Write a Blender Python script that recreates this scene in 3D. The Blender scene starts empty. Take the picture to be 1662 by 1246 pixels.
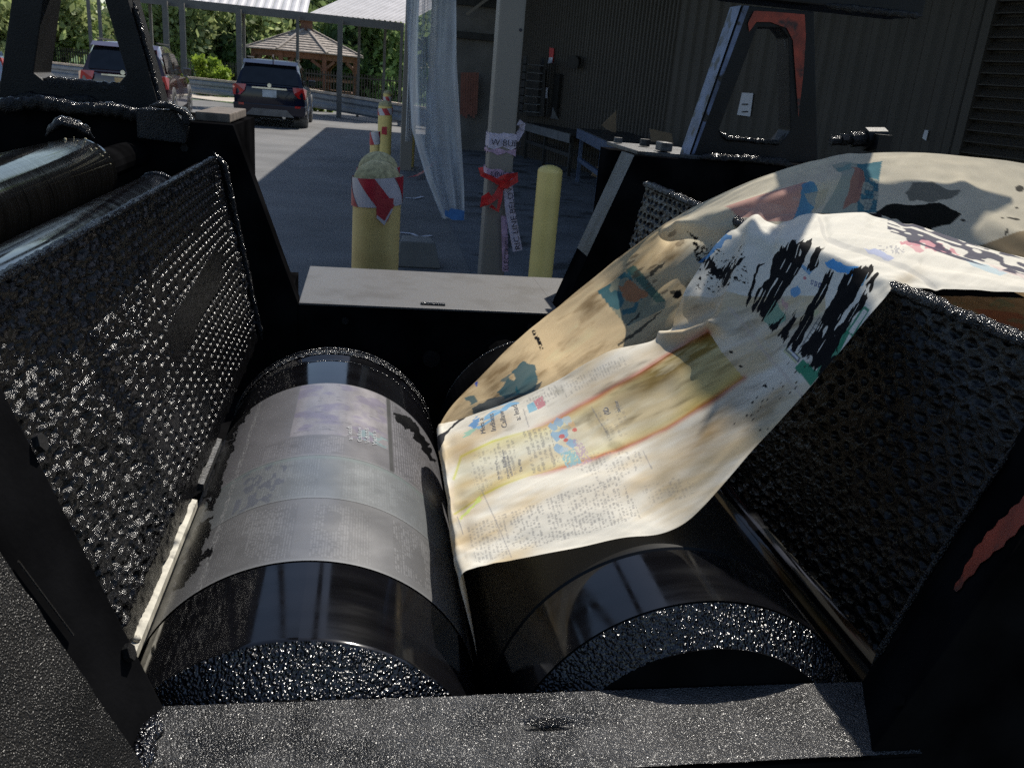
import bpy, bmesh, math, random
import numpy as np
from mathutils import Vector, Matrix
from mathutils.bvhtree import BVHTree

sc = bpy.context.scene
COL = sc.collection
random.seed(7)
RNG = np.random.default_rng(11)

# ------------------------------------------------------------------ camera
F, CX, CY = 1400.0, 831.0, 623.0
CAM = np.array([0.0, 0.0, 1.6])
def cam_axes():
    roll = 0.0883
    s = np.array([math.sin(-roll), -math.cos(roll)])
    v = np.array([602 - CX, -(112 - CY)], float)
    pitch = math.atan(-(v @ s) / F)
    nad = np.array([*(s * F / math.tan(pitch)), F]); nad /= np.linalg.norm(nad)
    Z = -nad
    Y = np.array([v[0], v[1], F]); Y -= Z * (Y @ Z); Y /= np.linalg.norm(Y)
    X = np.cross(Y, Z)
    if X[0] < 0: X = -X
    return np.array([X, Y, Z])
M = cam_axes()
def ray(x, y): return M @ np.array([(x - CX) / F, -(y - CY) / F, 1.0])
def onY(x, y, Y):
    d = ray(x, y); return CAM + d * (Y / d[1])
def onZ(x, y, z):
    d = ray(x, y); return CAM + d * ((z - CAM[2]) / d[2])
def proj(P):
    v = (np.asarray(P) - CAM) @ M
    return CX + F * v[..., 0] / v[..., 2], CY - F * v[..., 1] / v[..., 2]
cam = bpy.data.objects.new('camera', bpy.data.cameras.new('camera'))
COL.objects.link(cam); sc.camera = cam
R_, U_, W_ = M[:, 0], M[:, 1], M[:, 2]
cam.matrix_world = Matrix(((R_[0], U_[0], -W_[0], CAM[0]), (R_[1], U_[1], -W_[1], CAM[1]),
                           (R_[2], U_[2], -W_[2], CAM[2]), (0, 0, 0, 1)))
cam.data.sensor_width = 36.0
cam.data.lens = F / 1662.0 * 36.0
cam.data.clip_start = 0.02; cam.data.clip_end = 2000
cam.data.dof.use_dof = True
cam.data.dof.focus_distance = 1.45
cam.data.dof.aperture_fstop = 26.0

# ------------------------------------------------------------------ light
SUN = np.array([0.46, 0.68, 1.0])
w = bpy.data.worlds.new("World"); sc.world = w; w.use_nodes = True
nt = w.node_tree
bg = nt.nodes['Background']
sky = nt.nodes.new('ShaderNodeTexSky'); sky.sky_type = 'NISHITA'; sky.sun_disc = False
sky.sun_elevation = math.atan2(SUN[2], math.hypot(SUN[0], SUN[1]))
sky.sun_rotation = math.atan2(SUN[0], SUN[1])
sky.air_density = 1.0; sky.dust_density = 0.6; sky.ozone_density = 1.0
nt.links.new(sky.outputs[0], bg.inputs[0]); bg.inputs[1].default_value = 0.11
sl = bpy.data.lights.new('sun', 'SUN'); sl.energy = 4.8; sl.angle = math.radians(0.53); sl.color = (1, 0.945, 0.85)
so = bpy.data.objects.new('sun', sl); COL.objects.link(so)
so.rotation_euler = Vector(SUN).to_track_quat('Z', 'Y').to_euler()
so.location = (3, 3, 12)
sc.view_settings.view_transform = 'Standard'; sc.view_settings.look = 'None'
sc.view_settings.exposure = 0.2; sc.view_settings.gamma = 1.0
sc.view_settings.use_curve_mapping = False
sc.cycles.use_denoising = False
sc.cycles.max_bounces = 8
sc.cycles.caustics_reflective = False; sc.cycles.caustics_refractive = False
sc.cycles.blur_glossy = 1.0
sc.cycles.sample_clamp_indirect = 1.0

# ------------------------------------------------------------------ materials
def mat(name, col, rough=0.6, metal=0.0, var=0.25, vs=6.0, bump=0.0, bs=40.0, bd=0.004, spec=0.5, col2=None,
        voro=False, attr=None, trans=0.0, coat=0.0, rvar=0.0, rs=5.0, stretch=None, detail=5.0, dust=None, dusts=3.0, dustt=(0.45, 0.7)):
    m = bpy.data.materials.new(name); m.use_nodes = True
    n = m.node_tree; N = n.nodes; L = n.links
    b = N['Principled BSDF']
    b.inputs['Roughness'].default_value = rough; b.inputs['Metallic'].default_value = metal
    b.inputs['Specular IOR Level'].default_value = spec
    if coat: b.inputs['Coat Weight'].default_value = coat
    tc = N.new('ShaderNodeTexCoord'); vec = tc.outputs['Object']
    if stretch:
        mp = N.new('ShaderNodeMapping'); mp.inputs['Scale'].default_value = stretch
        L.new(vec, mp.inputs['Vector']); vec = mp.outputs[0]
    no = N.new('ShaderNodeTexNoise'); no.inputs['Scale'].default_value = vs; no.inputs['Detail'].default_value = detail
    L.new(vec, no.inputs['Vector'])
    mx = N.new('ShaderNodeMix'); mx.data_type = 'RGBA'
    c = np.array(col[:3])
    lo = c * (1 - var) if col2 is None else np.array(col2[:3]); hi = c * (1 + var) if col2 is None else c
    mx.inputs['A'].default_value = (*lo, 1); mx.inputs['B'].default_value = (*hi, 1)
    ra = N.new('ShaderNodeMapRange'); ra.inputs['From Min'].default_value = 0.35; ra.inputs['From Max'].default_value = 0.65
    L.new(no.outputs[0], ra.inputs['Value']); L.new(ra.outputs[0], mx.inputs['Factor'])
    out = mx.outputs['Result']
    if attr:
        at = N.new('ShaderNodeAttribute'); at.attribute_name = attr
        m2 = N.new('ShaderNodeMix'); m2.data_type = 'RGBA'; m2.blend_type = 'MULTIPLY'; m2.inputs['Factor'].default_value = 1
        L.new(at.outputs['Color'], m2.inputs['A']); L.new(out, m2.inputs['B']); out = m2.outputs['Result']
    if dust is not None:
        n3 = N.new('ShaderNodeTexNoise'); n3.inputs['Scale'].default_value = dusts; n3.inputs['Detail'].default_value = 8
        L.new(tc.outputs['Object'], n3.inputs['Vector'])
        r3 = N.new('ShaderNodeMapRange'); r3.inputs['From Min'].default_value = dustt[0]; r3.inputs['From Max'].default_value = dustt[1]
        L.new(n3.outputs[0], r3.inputs['Value'])
        m3 = N.new('ShaderNodeMix'); m3.data_type = 'RGBA'; m3.inputs['B'].default_value = (*dust, 1)
        L.new(r3.outputs[0], m3.inputs['Factor']); L.new(out, m3.inputs['A']); out = m3.outputs['Result']
    L.new(out, b.inputs['Base Color'])
    if rvar:
        n4 = N.new('ShaderNodeTexNoise'); n4.inputs['Scale'].default_value = rs; n4.inputs['Detail'].default_value = 6
        L.new(vec, n4.inputs['Vector'])
        r4 = N.new('ShaderNodeMapRange'); r4.inputs['From Min'].default_value = 0.3; r4.inputs['From Max'].default_value = 0.7
        r4.inputs['To Min'].default_value = max(0.02, rough - rvar); r4.inputs['To Max'].default_value = rough + rvar
        L.new(n4.outputs[0], r4.inputs['Value']); L.new(r4.outputs[0], b.inputs['Roughness'])
    if bump:
        if voro:
            bt = N.new('ShaderNodeTexVoronoi'); bt.feature = 'SMOOTH_F1'; bt.inputs['Scale'].default_value = bs
            bt.inputs['Smoothness'].default_value = 0.6
        else:
            bt = N.new('ShaderNodeTexNoise'); bt.inputs['Scale'].default_value = bs; bt.inputs['Detail'].default_value = 4
        L.new(vec, bt.inputs['Vector'])
        bp = N.new('ShaderNodeBump'); bp.inputs['Strength'].default_value = bump; bp.inputs['Distance'].default_value = bd
        if voro: bp.invert = True
        L.new(bt.outputs[0], bp.inputs['Height']); L.new(bp.outputs[0], b.inputs['Normal'])
    if trans:
        tr = N.new('ShaderNodeBsdfTranslucent'); ms = N.new('ShaderNodeMixShader'); ms.inputs[0].default_value = trans
        L.new(out, tr.inputs['Color']); L.new(b.outputs[0], ms.inputs[1]); L.new(tr.outputs[0], ms.inputs[2])
        L.new(ms.outputs[0], N['Material Output'].inputs['Surface'])
    return m

INK_CRUST = mat('dried_ink_crust', (0.007, 0.007, 0.0075), 0.17, var=.3, vs=60, bump=1.0, bs=520, bd=.0022, voro=True, spec=.4)
INK_FINE = mat('fine_ink_crust', (0.008, 0.008, 0.008), 0.2, var=.3, vs=60, bump=.9, bs=700, bd=.0012, rvar=.12, rs=30)
INK_WET = mat('wet_ink_beads', (0.006, 0.006, 0.008), 0.21, var=.2, vs=60, bump=1.0, bs=330, bd=.0032, voro=True, spec=.85)
INK_SMOOTH = mat('ink_painted_steel', (0.006, 0.006, 0.0065), 0.55, var=.4, vs=14, bump=.7, bs=260, bd=.0015, spec=.3)
INK_MATT = mat('matt_black_steel', (0.0055, 0.0055, 0.006), 0.75, var=.5, vs=9, bump=.5, bs=160, bd=.001, spec=0.0)
RUBBER = mat('black_rubber_roll', (0.004, 0.004, 0.005), 0.10, var=.3, vs=5, rvar=.04, rs=8, stretch=(1, 6, 1), spec=.5)
RUBBER_SAT = mat('satin_rubber_roll', (0.007, 0.007, 0.007), 0.34, var=.3, vs=5, rvar=.06, rs=8, spec=.22)
RUBBER_LEFT = mat('inked_roll', (0.005, 0.005, 0.005), 0.09, var=.5, vs=4, stretch=(1, 90, 1), bump=.06, bs=3, bd=.001, rvar=.03, rs=3)
BEAM = mat('dusty_beam_steel', (0.055, 0.054, 0.053), 0.24, var=.35, vs=30, bump=1.0, bs=620, bd=.0019, col2=(0.012, 0.012, 0.012), metal=.0, spec=.65, voro=True,
           dust=(0.10, 0.096, 0.092), dusts=6, dustt=(.46, .8))
FARBEAM = mat('worn_grey_ledge', (0.088, 0.083, 0.078), 0.5, var=.3, vs=60, bump=.6, bs=420, bd=.001, metal=.0, col2=(.085, .085, .088),
              dust=(0.06, 0.055, 0.05), dusts=9, dustt=(.5, .68))
GREYST = mat('bare_grey_steel', (0.055, 0.057, 0.060), 0.5, var=.3, vs=20, bump=.5, bs=200, dust=(.012, .012, .012), dusts=14, dustt=(.5, .62))
COVER = mat('dusty_grey_cover', (0.014, 0.0135, 0.013), 0.26, var=.5, vs=9, bump=1.0, bs=700, bd=.0013, dust=(0.020, 0.019, 0.018), dusts=6, dustt=(.5, .62), voro=True, spec=.2)
SKYTINT = mat('sky_tinted_worn_steel', (0.10, 0.13, 0.22), 0.5, var=.4, vs=20, bump=.4, bs=80, dust=(.008, .008, .01), dusts=30, dustt=(.55, .62))  # blue stands in for sky light on the bracket leg
REDP = mat('red_machine_paint', (0.26, 0.034, 0.014), 0.55, var=.3, vs=25, dust=(.01, .01, .01), dusts=22, dustt=(.56, .66), bump=.3, bs=120, bd=.001)
STRIP = mat('cream_metal_strip', (0.50, 0.475, 0.40), 0.7, var=.25, vs=50, dust=(.10, .09, .08), dusts=55, dustt=(.55, .72))
PLATE = mat('printing_plate_metal', (.88, .88, .88), 0.34, metal=.32, spec=.4, var=.06, vs=12, attr='Col', rvar=.06, rs=15, stretch=(1, 1, 1))
PAPER = mat('newsprint', (1, 1, 1), 0.85, var=.03, vs=30, attr='Col', trans=0.28, spec=.1, bump=.15, bs=250, bd=.0006)
PAPERB = mat('newsprint_underside', (1, 1, 1), 0.85, var=.04, vs=30, attr='Col', trans=0.5, spec=.1, bump=.15, bs=250, bd=.0006)
PRINT = mat('grey_print', (0.16, 0.155, 0.155), 0.8, var=.4, vs=300)
PPRINT = mat('pale_plate_text', (0.32, 0.33, 0.34), 0.5, var=.3, vs=200)
ASPH = mat('asphalt', (0.125, 0.123, 0.122), 0.85, var=.18, vs=1.2, bump=.6, bs=60, bd=.01, dust=(0.17, .165, .16), dusts=.35, dustt=(.5, .75))
CONC = mat('stained_concrete', (0.10, 0.105, 0.115), 0.8, var=.25, vs=2, bump=.3, bs=30, dust=(0.02, .022, .024), dusts=1.6, dustt=(.54, .62))
DRIVE = mat('pale_driveway', (0.42, 0.37, 0.31), 0.9, var=.15, vs=1.0)
GRASS = mat('lawn', (0.07, 0.13, 0.03), 0.9, var=.3, vs=2, bump=.5, bs=30, bd=.05)
YEL = mat('yellow_bollard_paint', (0.90, 0.65, 0.24), 0.5, var=.08, vs=6, dust=(.62, .40, .12), dusts=5, dustt=(.5, .8), bump=.1, bs=30)
YELDULL = mat('weathered_yellow_cap', (0.44, 0.38, 0.20), 0.9, var=.3, vs=60, bump=.5, bs=160, bd=.003)
YEL2 = mat('bright_yellow_sleeve', (0.80, 0.60, 0.20), 0.42, var=.08, vs=5)
TAPER = mat('red_tape', (0.50, 0.03, 0.045), 0.4, var=.15, vs=20)
TAPEW = mat('white_tape', (0.62, 0.56, 0.58), 0.4, var=.1, vs=20)
PINKT = mat('faded_pink_ribbon', (0.55, 0.36, 0.50), 0.45, var=.2, vs=20, trans=.2)
WHITET = mat('pale_ribbon', (0.62, 0.55, 0.66), 0.45, var=.12, vs=20, trans=.2)
REDT = mat('bright_red_ribbon', (0.62, 0.03, 0.03), 0.4, var=.25, vs=30, trans=.2)
BLACKP = mat('black_lettering', (0.02, 0.018, 0.03), 0.6)
POLE = mat('taupe_column_paint', (0.205, 0.18, 0.155), 0.5, var=.06, vs=3, bump=.1, bs=20)
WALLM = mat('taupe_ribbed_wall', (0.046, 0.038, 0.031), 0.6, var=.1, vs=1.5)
WALLL = mat('pale_inner_wall', (0.15, 0.142, 0.135), 0.8, var=.2, vs=2)
DARKST = mat('dark_shed_steel', (0.018, 0.018, 0.018), 0.6, var=.3)
TABLE = mat('grey_table_edge', (0.12, 0.125, 0.135), 0.6, var=.2)
TABLEB = mat('blue_table_paint', (0.055, 0.085, 0.16), 0.5, var=.2)
CARD = mat('cardboard', (0.26, 0.19, 0.13), 0.9, var=.1)
ORANGE = mat('rust_red_strip_curtain', (0.20, 0.065, 0.045), 0.5, var=.2)
WHITEP = mat('white_notice', (0.62, 0.62, 0.68), 0.7, var=.05)
REDSIGN = mat('red_notice', (0.5, 0.05, 0.05), 0.6)
ROOFW = mat('white_canopy_sheet', (0.62, 0.59, 0.58), 0.5, var=.1, vs=2)
CANP = mat('grey_canopy_steel', (0.13, 0.125, 0.115), 0.6, var=.1)
RAILM = mat('galvanised_rail', (0.21, 0.23, 0.26), 0.5, var=.15, metal=.3)
RAILT = mat('pale_timber_cap', (0.55, 0.45, 0.36), 0.85, var=.2, vs=3)
SHINGLE = mat('cedar_shingles', (0.30, 0.255, 0.215), 0.9, var=.4, vs=7, stretch=(1, 1, 2))
WOODR = mat('stained_wood', (0.16, 0.075, 0.045), 0.8, var=.2)
BRICK = mat('dark_red_brick', (0.15, 0.06, 0.045), 0.9, var=.25, vs=4)
PALEG = mat('pale_green_wall', (0.36, 0.46, 0.40), 0.8, var=.05)
FENCEM = mat('black_fence', (0.012, 0.012, 0.012), 0.5)
GLASSD = mat('dark_glass', (0.012, 0.014, 0.018), 0.06, spec=.6)
CARP = mat('midnight_blue_car_paint', (0.005, 0.008, 0.026), 0.2, var=.1, coat=.35, spec=.35)
CARR = mat('dark_maroon_car_paint', (0.045, 0.016, 0.022), 0.2, var=.1, coat=1.0)
CARW = mat('pale_blue_car_paint', (0.35, 0.45, 0.60), 0.25, var=.05, coat=1.0)
TYRE = mat('tyre_rubber', (0.012, 0.012, 0.012), 0.8)
CHROME = mat('bright_trim', (0.6, 0.62, 0.66), 0.15, metal=1)
SKID = mat('grey_bumper_plastic', (0.16, 0.16, 0.165), 0.5)
TAILR = mat('red_lamp_lens', (0.55, 0.015, 0.012), 0.12, coat=1)
NPLATE = mat('licence_plate_metal', (0.50, 0.56, 0.62), 0.5)
NPLATY = mat('yellowish_licence_plate', (0.60, 0.42, 0.20), 0.5)
BARK = mat('bark', (0.09, 0.07, 0.05), 0.9, var=.3, vs=10)
def leafmat(name, c):
    m = mat(name, c, 0.6, var=.5, vs=.55, trans=.45, spec=.25, detail=8); return m
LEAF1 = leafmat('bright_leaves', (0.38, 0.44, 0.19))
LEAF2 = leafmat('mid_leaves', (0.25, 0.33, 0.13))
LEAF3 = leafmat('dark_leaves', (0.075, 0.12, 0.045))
LEAF4 = leafmat('lime_leaves', (0.26, 0.36, 0.05))
# hanging plastic
PLASTIC = bpy.data.materials.new('clear_plastic_sheet'); PLASTIC.use_nodes = True
def _pl():
    n = PLASTIC.node_tree; N = n.nodes; L = n.links; b = N['Principled BSDF']
    b.inputs['Base Color'].default_value = (0.66, 0.68, 0.72, 1); b.inputs['Roughness'].default_value = .3
    no = N.new('ShaderNodeTexNoise'); no.inputs['Scale'].default_value = 2.5; no.inputs['Detail'].default_value = 4
    tc = N.new('ShaderNodeTexCoord'); mp = N.new('ShaderNodeMapping'); mp.inputs['Scale'].default_value = (3.2, 3.2, .5)
    L.new(tc.outputs['Object'], mp.inputs[0]); L.new(mp.outputs[0], no.inputs['Vector'])
    r = N.new('ShaderNodeMapRange'); r.inputs['From Min'].default_value = .4; r.inputs['From Max'].default_value = .62
    r.inputs['To Min'].default_value = .55; r.inputs['To Max'].default_value = .90
    L.new(no.outputs[0], r.inputs['Value'])
    tr = N.new('ShaderNodeBsdfTransparent'); tl = N.new('ShaderNodeBsdfTranslucent'); tl.inputs['Color'].default_value = (.60, .64, .72, 1)
    m1 = N.new('ShaderNodeMixShader'); m1.inputs[0].default_value = .5
    m1.inputs[0].default_value = .0; L.new(b.outputs[0], m1.inputs[1]); L.new(tl.outputs[0], m1.inputs[2])
    m2 = N.new('ShaderNodeMixShader'); L.new(r.outputs[0], m2.inputs[0]); L.new(tr.outputs[0], m2.inputs[1]); L.new(m1.outputs[0], m2.inputs[2])
    L.new(m2.outputs[0], N['Material Output'].inputs['Surface'])
_pl()
BLUETAPE = mat('blue_tape', (0.05, 0.17, 0.42), 0.5)

# ------------------------------------------------------------------ helpers
def mesh(name, V, Fc, m, parent=None, smooth=False, col=None, bevel=0.0, loc=None):
    me = bpy.data.meshes.new(name)
    V = np.asarray(V, float)
    if isinstance(Fc, np.ndarray):
        nf = len(Fc); me.vertices.add(len(V)); me.vertices.foreach_set('co', V.astype(np.float32).ravel())
        me.loops.add(nf * 4); me.loops.foreach_set('vertex_index', Fc.astype(np.int32).ravel())
        me.polygons.add(nf); me.polygons.foreach_set('loop_start', np.arange(0, nf * 4, 4, dtype=np.int32))
        me.update(calc_edges=True); me.validate()
    else: me.from_pydata([tuple(v) for v in V], [], Fc)
    if bevel:
        bm = bmesh.new(); bm.from_mesh(me)
        bmesh.ops.recalc_face_normals(bm, faces=bm.faces)
        bmesh.ops.bevel(bm, geom=[e for e in bm.edges if e.calc_face_angle(0) > .5], offset=bevel, segments=2, profile=.6, affect='EDGES', clamp_overlap=True)
        bm.to_mesh(me); bm.free()
    me.materials.append(m)
    if smooth: me.polygons.foreach_set('use_smooth', [True] * len(me.polygons))
    if col is not None:
        a = me.color_attributes.new('Col', 'FLOAT_COLOR', 'POINT')
        c4 = np.ones((len(V), 4)); c4[:, :3] = col
        a.data.foreach_set('color', c4.ravel())
    me.update()
    o = bpy.data.objects.new(name, me); COL.objects.link(o)
    if parent: o.parent = parent
    if loc is not None: o.location = loc
    return o
def tag(o, label=None, cat=None, group=None, kind=None):
    if label: o['label'] = label
    if cat: o['category'] = cat
    if group: o['group'] = group
    if kind: o['kind'] = kind
    return o
def thing(name, label, cat, loc=(0, 0, 0), group=None, rz=0):
    o = bpy.data.objects.new(name, None); COL.objects.link(o); o.location = loc; o.rotation_euler[2] = rz
    o.empty_display_size = .2
    return tag(o, label, cat, group)
def copy_tree(o, parent=None):
    c = o.copy(); COL.objects.link(c); c.parent = parent
    for ch in o.children: copy_tree(ch, c)
    return c
class MB:
    def __init__(s): s.v = []; s.f = []
    def add(s, V, Fc):
        k = len(s.v); s.v += [tuple(v) for v in V]; s.f += [tuple(i + k for i in f) for f in Fc]; return s
    def box(s, a, b):
        x0, y0, z0 = a; x1, y1, z1 = b
        return s.add([(x0, y0, z0), (x1, y0, z0), (x1, y1, z0), (x0, y1, z0), (x0, y0, z1), (x1, y0, z1), (x1, y1, z1), (x0, y1, z1)],
                     [(0, 3, 2, 1), (4, 5, 6, 7), (0, 1, 5, 4), (1, 2, 6, 5), (2, 3, 7, 6), (3, 0, 4, 7)])
    def bar(s, p, q, wx, wy, up=(0, 0, 1)):
        p = Vector(p); q = Vector(q); d = (q - p).normalized(); u = Vector(up)
        if abs(d.dot(u)) > .95: u = Vector((0, 1, 0))
        a = d.cross(u).normalized() * wx / 2; b = d.cross(a).normalized() * wy / 2
        V = [p - a - b, p + a - b, p + a + b, p - a + b, q - a - b, q + a - b, q + a + b, q - a + b]
        return s.add(V, [(0, 3, 2, 1), (4, 5, 6, 7), (0, 1, 5, 4), (1, 2, 6, 5), (2, 3, 7, 6), (3, 0, 4, 7)])
    def tube(s, p, q, r, r2=None, n=16, caps=True):
        p = Vector(p); q = Vector(q); r2 = r if r2 is None else r2
        d = (q - p).normalized(); u = Vector((0, 0, 1)) if abs(d.z) < .9 else Vector((1, 0, 0))
        a = d.cross(u).normalized(); b = d.cross(a)
        V = []
        for c, rr in ((p, r), (q, r2)):
            for i in range(n):
                t = 2 * math.pi * i / n; V.append(c + a * rr * math.cos(t) + b * rr * math.sin(t))
        Fc = [(i, (i + 1) % n, n + (i + 1) % n, n + i) for i in range(n)]
        if caps: Fc += [tuple(range(n - 1, -1, -1)), tuple(range(n, 2 * n))]
        return s.add(V, Fc)
    def lathe(s, prof, c=(0, 0, 0), n=24):   # profile (r, z) about Z
        V = [(c[0] + r * math.cos(2 * math.pi * i / n), c[1] + r * math.sin(2 * math.pi * i / n), c[2] + z) for r, z in prof for i in range(n)]
        m = len(prof)
        return s.add(V, [(j * n + i, j * n + (i + 1) % n, (j + 1) * n + (i + 1) % n, (j + 1) * n + i) for j in range(m - 1) for i in range(n)])
    def prism(s, poly, y0, y1):              # (x, z) polygon extruded along Y
        n = len(poly)
        V = [(x, y0, z) for x, z in poly] + [(x, y1, z) for x, z in poly]
        return s.add(V, [tuple(range(n)), tuple(range(2 * n - 1, n - 1, -1))] + [(i, n + i, n + (i + 1) % n, (i + 1) % n) for i in range(n)])
    def build(s, name, m, parent=None, smooth=False, bevel=0.0, loc=None): return mesh(name, s.v, s.f, m, parent, smooth, bevel=bevel, loc=loc)

def vn(x, y, seed=0):
    """value noise, vectorised"""
    x = np.asarray(x, float); y = np.asarray(y, float)
    xi = np.floor(x).astype(np.int64); yi = np.floor(y).astype(np.int64)
    fx = x - xi; fy = y - yi; fx = fx * fx * (3 - 2 * fx); fy = fy * fy * (3 - 2 * fy)
    def h(a, b):
        n = (a * 374761393 + b * 668265263 + seed * 1442695041) & 0xffffffff
        n = ((n ^ (n >> 13)) * 1274126177) & 0xffffffff
        return ((n ^ (n >> 16)) & 0xffff) / 65535.0
    return (h(xi, yi) * (1 - fx) + h(xi + 1, yi) * fx) * (1 - fy) + (h(xi, yi + 1) * (1 - fx) + h(xi + 1, yi + 1) * fx) * fy
def fbm(x, y, seed=0, o=4):
    r = 0; a = .5; t = 0
    for k in range(o):
        r = r + a * vn(x * 2 ** k, y * 2 ** k, seed + k * 7); t += a; a *= .55
    return r / t
def gridfaces(nu, nv):
    i = np.arange(nu - 1)[:, None] * nv + np.arange(nv - 1)[None, :]
    i = i.ravel(); return np.stack([i, i + 1, i + nv + 1, i + nv], 1)
def crust(name, path, width, height, m, parent, seed=1, step=.0035, drip=0.0):
    """lumpy ridge of dried ink along a path"""
    P = np.array(path, float)
    L = np.r_[0, np.cumsum(np.linalg.norm(np.diff(P, axis=0), axis=1))]
    n = max(8, int(L[-1] / step)); t = np.linspace(0, L[-1], n)
    C = np.stack([np.interp(t, L, P[:, k]) for k in range(3)], 1)
    T = np.gradient(C, axis=0); T /= np.linalg.norm(T, axis=1)[:, None] + 1e-9
    up = np.array([0, 0, 1.0]) if abs(T[n // 2, 2]) < .8 else np.array([0, -1.0, 0])
    B = np.cross(T, up); B /= np.linalg.norm(B, axis=1)[:, None]; U = np.cross(B, T)
    k = 12; th = np.linspace(0, 2 * math.pi, k, endpoint=False)
    V = np.zeros((n, k, 3))
    for j, a in enumerate(th):
        nz = fbm(t / .010 + 5, np.full(n, a * 2.2), seed, 3) + .5 * fbm(t / .035, np.full(n, 1.3), seed + 3, 2)
        end = np.clip(np.minimum(t, L[-1] - t) / .02, .15, 1)
        r = (.35 + .95 * nz) * end
        s_ = math.sin(a)
        V[:, j] = C + B * (math.cos(a) * width * r)[:, None] + U * ((height if s_ > 0 else height * (.5 + drip)) * s_ * r)[:, None]
    Fc = []
    for i in range(n - 1):
        for j in range(k): Fc.append((i * k + j, i * k + (j + 1) % k, (i + 1) * k + (j + 1) % k, (i + 1) * k + j))
    return mesh(name, V.reshape(-1, 3), Fc, m, parent, smooth=True)

# =========================================================================
# SETTING
# =========================================================================
def sheet(name, pts, z, m, kind='structure', label=None):
    o = mesh(name, [(x, y, z) for x, y in pts], [tuple(range(len(pts)))], m); return tag(o, label, kind=kind)
sheet('ground', [(-400, -60), (400, -60), (400, 500), (-400, 500)], -.02, GRASS)
sheet('asphalt_yard', [(-60, -10), (40, -10), (40, 30), (-60, 40)], 0.0, ASPH)
sheet('concrete_apron', [(.85, 3), (14, 3), (14, 26), (1.15, 26)], .004, CONC)
sheet('driveway', [(-60, 41), (40, 31), (40, 36), (-60, 46)], -.012, DRIVE)

# ---- covering roof over the yard at right (casts the big shadow) ----
roof = thing('yard_roof', 'dark steel roof over the concrete yard with columns on the right', 'roof', (1, 5, 0))
def rel(o, P): return [(p[0] - o.location[0], p[1] - o.location[1], p[2] - o.location[2]) for p in P]
_rp = [(.75 - 1, .6), (14, .6), (14, 23.4), (1.18 - 1, 23.4), (.82 - 1, 10.4)]
mb = MB(); mb.add([(x, y, 4.9) for x, y in _rp] + [(x, y, 5.1) for x, y in _rp], [(0, 4, 3, 2, 1), (5, 6, 7, 8, 9)] + [(i, (i + 1) % 5, 5 + (i + 1) % 5, 5 + i) for i in range(5)])
mb.build('roof_deck', DARKST, roof)
for k in range(9):
    MB().bar((.25, 1.4 + k * 2.6, 4.78), (13, 1.4 + k * 2.6, 4.78), .1, .22).build('roof_beam', DARKST, roof)

# ---- building wall, ribbed, receding to the left ----
wa = onZ(850, 247, 0)[:2] * 0; 
WA = np.array([3.35, 20.6]); WB = np.array([7.6, 7.6])
WD = (WB - WA) / np.linalg.norm(WB - WA); WN = np.array([-WD[1], WD[0]]);
if WN @ (-(WA + WB) / 2) < 0: WN = -WN
WL = np.linalg.norm(WB - WA)
wall = thing('building_wall', 'long dark taupe ribbed metal wall of the shaded building', 'wall', (WA[0], WA[1], 0), rz=math.atan2(WD[1], WD[0]))
sgn = 1 if (WN @ np.array([-WD[1], WD[0]])) > 0 else -1      # local +y is left of direction
def ribsheet(x0, x1, pitch, dep, z0=0.0, z1=5.0):
    n = max(1, int(round((x1 - x0) / pitch))); p = (x1 - x0) / n
    xs = []; ds = []
    for i in range(n):
        a = x0 + i * p
        xs += [a, a + .35 * p, a + .5 * p, a + .85 * p]; ds += [0, 0, dep, dep]
    xs.append(x1); ds.append(0)
    V = []; Fc = []
    for x, d in zip(xs, ds): V += [(x, sgn * d, z0), (x, sgn * d, z1)]
    for i in range(len(xs) - 1): Fc.append((2 * i, 2 * i + 2, 2 * i + 3, 2 * i + 1))
    return V, Fc
def wall_s(px, y=150):   # distance along the wall of a pixel column
    d = ray(px, y)[:2]; A = np.array([[d[0], -WD[0]], [d[1], -WD[1]]]); t, s = np.linalg.solve(A, WA); return s
edges = [0.0] + [wall_s(px) for px in (905, 945, 1010, 1085, 1190, 1310, 1440, 1570)]
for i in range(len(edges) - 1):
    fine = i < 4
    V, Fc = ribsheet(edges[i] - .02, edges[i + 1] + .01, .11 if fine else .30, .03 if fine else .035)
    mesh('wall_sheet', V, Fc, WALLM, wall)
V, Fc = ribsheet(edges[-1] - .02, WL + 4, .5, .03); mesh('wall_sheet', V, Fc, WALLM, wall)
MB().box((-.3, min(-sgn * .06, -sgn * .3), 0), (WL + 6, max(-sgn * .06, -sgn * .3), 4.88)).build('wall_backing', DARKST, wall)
sA = edges[-1] + .12
lv = mesh('louvre_vent', *(lambda m_: (m_.v, m_.f))(MB().box((sA - .02, min(sgn * .02, sgn * .17), 0.6), (sA + .09, max(sgn * .02, sgn * .17), 4.2)).box((sA + 1.8, min(sgn * .02, sgn * .17), .6), (sA + 1.87, max(sgn * .02, sgn * .17), 4.2)).box((sA - 0, min(sgn * .02, sgn * .17), .53), (sA + 1.87, max(sgn * .02, sgn * .17), .6))), WALLM, wall)
slat = None
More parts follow.
